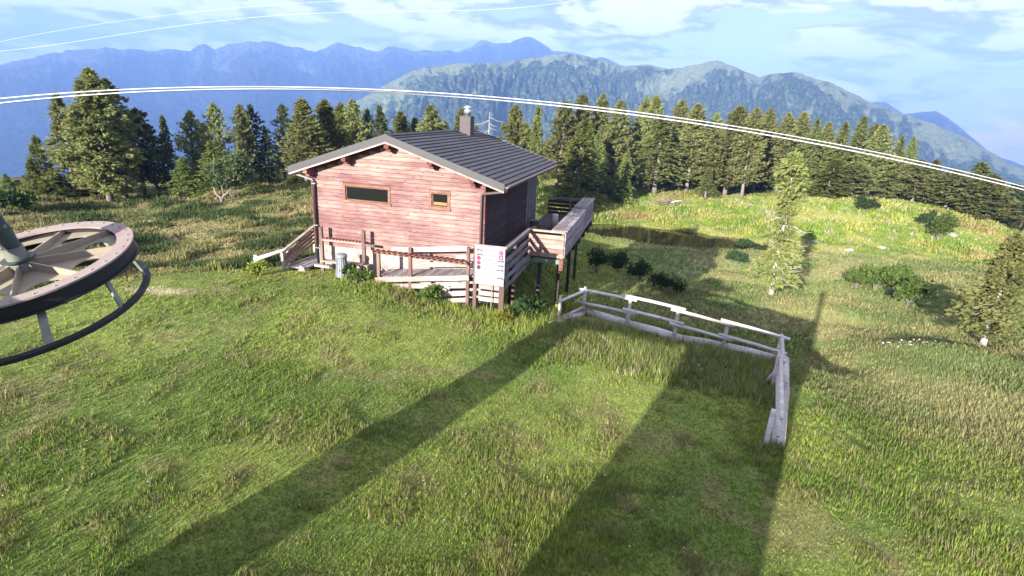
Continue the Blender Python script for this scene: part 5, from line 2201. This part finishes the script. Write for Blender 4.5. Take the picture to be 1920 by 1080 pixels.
def blades(name, n, azr, rr_, fn, label, seed, nbl=4, mask=None):
    """Tufts spread over the ground, closer together near the hut; every blade a narrow face rooted in the soil."""
    g = np.random.default_rng(seed)
    az = np.radians(g.uniform(azr[0], azr[1], n))
    r = np.exp(g.uniform(math.log(rr_[0]), math.log(rr_[1]), n))
    x = r * np.sin(az)
    y = r * np.cos(az)
    keep = mask(x, y, r, g)
    # nothing grows through the hut, ramp or terrace floor
    c_, s_ = math.cos(YAW), math.sin(YAW)
    hx = c_ * (x - HO.x) + s_ * (y - HO.y)
    hy = -s_ * (x - HO.x) + c_ * (y - HO.y)
    keep &= ~((hx > -.1) & (hx < W_ + .1) & (hy > -.35) & (hy < L_ + .2))
    keep &= ~((hx > 2.9) & (hx < 7.5) & (hy > -1.05) & (hy < .2))
    keep &= ~((hx > -1.0) & (hx < .1) & (hy > -.85) & (hy < 1.4))
    keep &= pond_e(x, y) > 1.32
    x, y, r = x[keep], y[keep], r[keep]
    z = height(x, y)
    hgt, wid, colr = fn(x, y, r, g)
    m = len(x)
    Vs, Cs = [], []
    for k_ in range(nbl):
        a = g.uniform(0, 2 * PI, m)
        sp_ = hgt * .42
        bx = x + np.cos(a + 1) * sp_ * g.uniform(0, .6, m)
        by = y + np.sin(a + 1) * sp_ * g.uniform(0, .6, m)
        hh = hgt * g.uniform(.55, 1.15, m)
        le_ = hh * g.uniform(.15, .7, m)
        ww = wid * g.uniform(.6, 1.2, m)
        p0 = np.stack([bx - np.sin(a) * ww, by + np.cos(a) * ww, z - .02], -1)
        p1 = np.stack([bx + np.sin(a) * ww, by - np.cos(a) * ww, z - .02], -1)
        p2 = np.stack([bx + np.cos(a) * le_ + np.sin(a) * ww * .15, by + np.sin(a) * le_ - np.cos(a) * ww * .15, z + hh], -1)
        Vs.append(np.stack([p0, p1, p2], 1))
        c3 = colr * g.uniform(.6, 1.42, m)[:, None]
        Cs.append(np.repeat(c3[:, None], 3, 1))
    V = np.concatenate(Vs).reshape(-1, 3)
    C = np.concatenate(Cs).reshape(-1, 3)
    o = mesh_np(name, V, np.arange(len(V)).reshape(-1, 3), M['grassblade'], None, C)
    tag(o, label, None, None, 'stuff')
    return o


def azd(x, y):
    return np.degrees(np.arctan2(x, y))


def f_lawn(x, y, r, g):
    n1 = fbm(x * .5, y * .5, 3, 61)
    n2 = fbm(x * 1.7, y * 1.7, 2, 67)
    hx = math.cos(YAW) * (x - HO.x) + math.sin(YAW) * (y - HO.y)
    hy = -math.sin(YAW) * (x - HO.x) + math.cos(YAW) * (y - HO.y)
    nearf = sstep(-3.2, -1.3, hy) * sstep(1.0, 3.0, hx)
    rightp = sstep(-6, 3, azd(x, y))
    h_ = .038 + .035 * sstep(.4, .7, n1) + .06 * sstep(.62, .75, n2) + .17 * nearf + .06 * rightp * sstep(.45, .65, n1)
    h_ = h_ * g.uniform(.7, 1.3, len(x))
    w_ = .005 + .0007 * r
    c = zone_color(x, y) * 1.12
    dry = (g.uniform(size=len(x)) < .10 + .2 * sstep(.5, .7, n2))[:, None]
    c = np.where(dry, np.array([.30, .25, .13]), c)
    br = (g.uniform(size=len(x)) < .2 * (1 + nearf))[:, None]
    c = np.where(br & ~dry, c * np.array([1.25, 1.35, 1.0]), c)
    return h_, w_, c


def m_lawn(x, y, r, g):
    a = azd(x, y)
    k_ = (r < 24.5) & ((a < 6) | (r < 18.5)) & ~(inside_enc(x, y) & ((x - 2.5) * .335 + (y - 18.0) * .942 > -2.6))
    k_ &= ~((a > 26) & (r > 13.5) & (x > 8))
    return k_


blades('lawn_grass', 150000, (-54, 50), (5.2, 25), f_lawn, 'short green lawn grass with dry flecks in front of the hut', 1, 4, m_lawn)


def f_tall(x, y, r, g):
    n1 = fbm(x * .8, y * .8, 3, 71)
    h_ = (.09 + .31 * n1) * g.uniform(.5, 1.35, len(x))
    c = np.array([.175, .215, .052]) * (1 + .5 * (n1[:, None] - .5))
    dry = (g.uniform(size=len(x)) < .28)[:, None]
    c = np.where(dry, np.array([.34, .32, .17]), c)
    return h_, .007 + .0005 * r, c


blades('tall_grass', 17000, (3, 33), (10.5, 19), f_tall, 'tall seeding grass inside the log enclosure', 2, 5, lambda x, y, r, g: inside_enc(x, y) & (g.uniform(size=len(x)) < sstep(-4.3, -2.6, (x - 2.5) * .335 + (y - 18.0) * .942 + (fbm(x * 1.1, y * 1.1, 2, 7) - .5) * 1.6)) & (((x - 2.5) * .335 + (y - 18.0) * .942) < -.55 - .5 * g.uniform(size=len(x))))


def f_mead(x, y, r, g):
    n1 = fbm(x * .4, y * .4, 3, 81)
    h_ = (.03 + .11 * n1 + .0014 * r) * g.uniform(.5, 1.5, len(x))
    c = zone_color(x, y) * 1.1
    dry = (g.uniform(size=len(x)) < .16)[:, None]
    c = np.where(dry, np.array([.30, .25, .13]), c)
    return h_, .007 + .0007 * r, c


def m_mead(x, y, r, g):
    a = azd(x, y)
    return ~inside_enc(x, y) & ((r >= 24) | (a > 4)) & ((r > 18.2) | ((a > 26) & (x > 8)))


blades('meadow_grass', 110000, (-2, 54), (13.5, 80), f_mead, 'tufted dry meadow grass sloping to the pond on the right', 3, 4, m_mead)


def f_heath(x, y, r, g):
    n1 = fbm(x * .6, y * .6, 3, 91)
    h_ = (.06 + .30 * sstep(.46, .72, n1)) * g.uniform(.6, 1.3, len(x))
    c = zone_color(x, y) * 1.05
    k_ = g.uniform(size=len(x))
    c = np.where((k_ < .22)[:, None], np.array([.30, .24, .12]), c)
    c = np.where((k_ > .85)[:, None], np.array([.08, .115, .04]), c)
    sc_ = sstep(.55, .68, fbm(x * .33, y * .33, 3, 97))
    h_ = h_ + sc_ * .16
    c = c * (1 - sc_[:, None]) + sc_[:, None] * np.array([.075, .105, .04])
    return h_, .012 + .0011 * r, c


blades('heath_cover', 90000, (-54, 0), (21, 62), f_heath, 'brown and green heather hummocks on the left slope', 4, 4, lambda x, y, r, g: r > 22.5)


def f_fern(x, y, r, g):
    n1 = fbm(x * .25, y * .25, 3, 95)
    h_ = (.14 + .42 * sstep(.42, .68, n1)) * g.uniform(.6, 1.3, len(x))
    c = zone_color(x, y) * 1.15
    return h_, .05 + .0009 * r, c


blades('fern_cover', 42000, (0, 50), (66, 122), f_fern, 'yellow green ferns and grass covering the knoll before the wood', 6, 4, lambda x, y, r, g: r > 68)


def flowers(name, n, box, label, seed, size=.03, hr=(.08, .22)):
    g = np.random.default_rng(seed)
    V = []
    x = g.uniform(box[0], box[1], n)
    y = g.uniform(box[2], box[3], n)
    z = height(x, y) + g.uniform(hr[0], hr[1], n)
    for k_ in range(5):
        a = k_ * 2 * PI / 5 + g.uniform(0, 1, n)
        s_ = size * g.uniform(.7, 1.3, n)
        c_ = np.stack([x, y, z], -1)
        e0 = c_ + np.stack([np.cos(a - .5) * s_ * .7, np.sin(a - .5) * s_ * .7, .3 * s_], -1)
        e1 = c_ + np.stack([np.cos(a) * s_, np.sin(a) * s_, .5 * s_], -1)
        e2 = c_ + np.stack([np.cos(a + .5) * s_ * .7, np.sin(a + .5) * s_ * .7, .3 * s_], -1)
        V.append(np.stack([c_, e0, e1, e2], 1))
    V = np.concatenate(V).reshape(-1, 3)
    o = mesh_np(name, V, np.arange(len(V)).reshape(-1, 4), M['flower'])
    tag(o, label, None, None, 'stuff')


p = at(1712, 660, 24)
flowers('white_flowers', 34, (p[0] - 1.5, p[0] + 1.5, p[1] - .7, p[1] + .7), 'patch of white flowers below the right meadow pine', 1, .042)
flowers('lawn_flowers', 300, (-12, 3.5, 7, 18), 'tiny white clover heads scattered over the lawn', 2, .013, (.05, .12))

# stony patch inside the log enclosure
g = np.random.default_rng(77)
pc = at(1325, 690, 15.6)
mb = MB()
for i in range(190):
    x = pc[0] + g.normal(0, .32)
    y = pc[1] + g.normal(0, .55)
    s_ = g.uniform(.02, .07)
    mb.lathe([(s_, -.03), (s_ * .9, s_ * .25), (s_ * .5, s_ * .42)], 5, (x, y, gz(x, y) + .01))
o = mb.build('stone_gravel', M['rock'])
tag(o, 'patch of flat grey stones showing in the grass of the log enclosure', None, None, 'stuff')
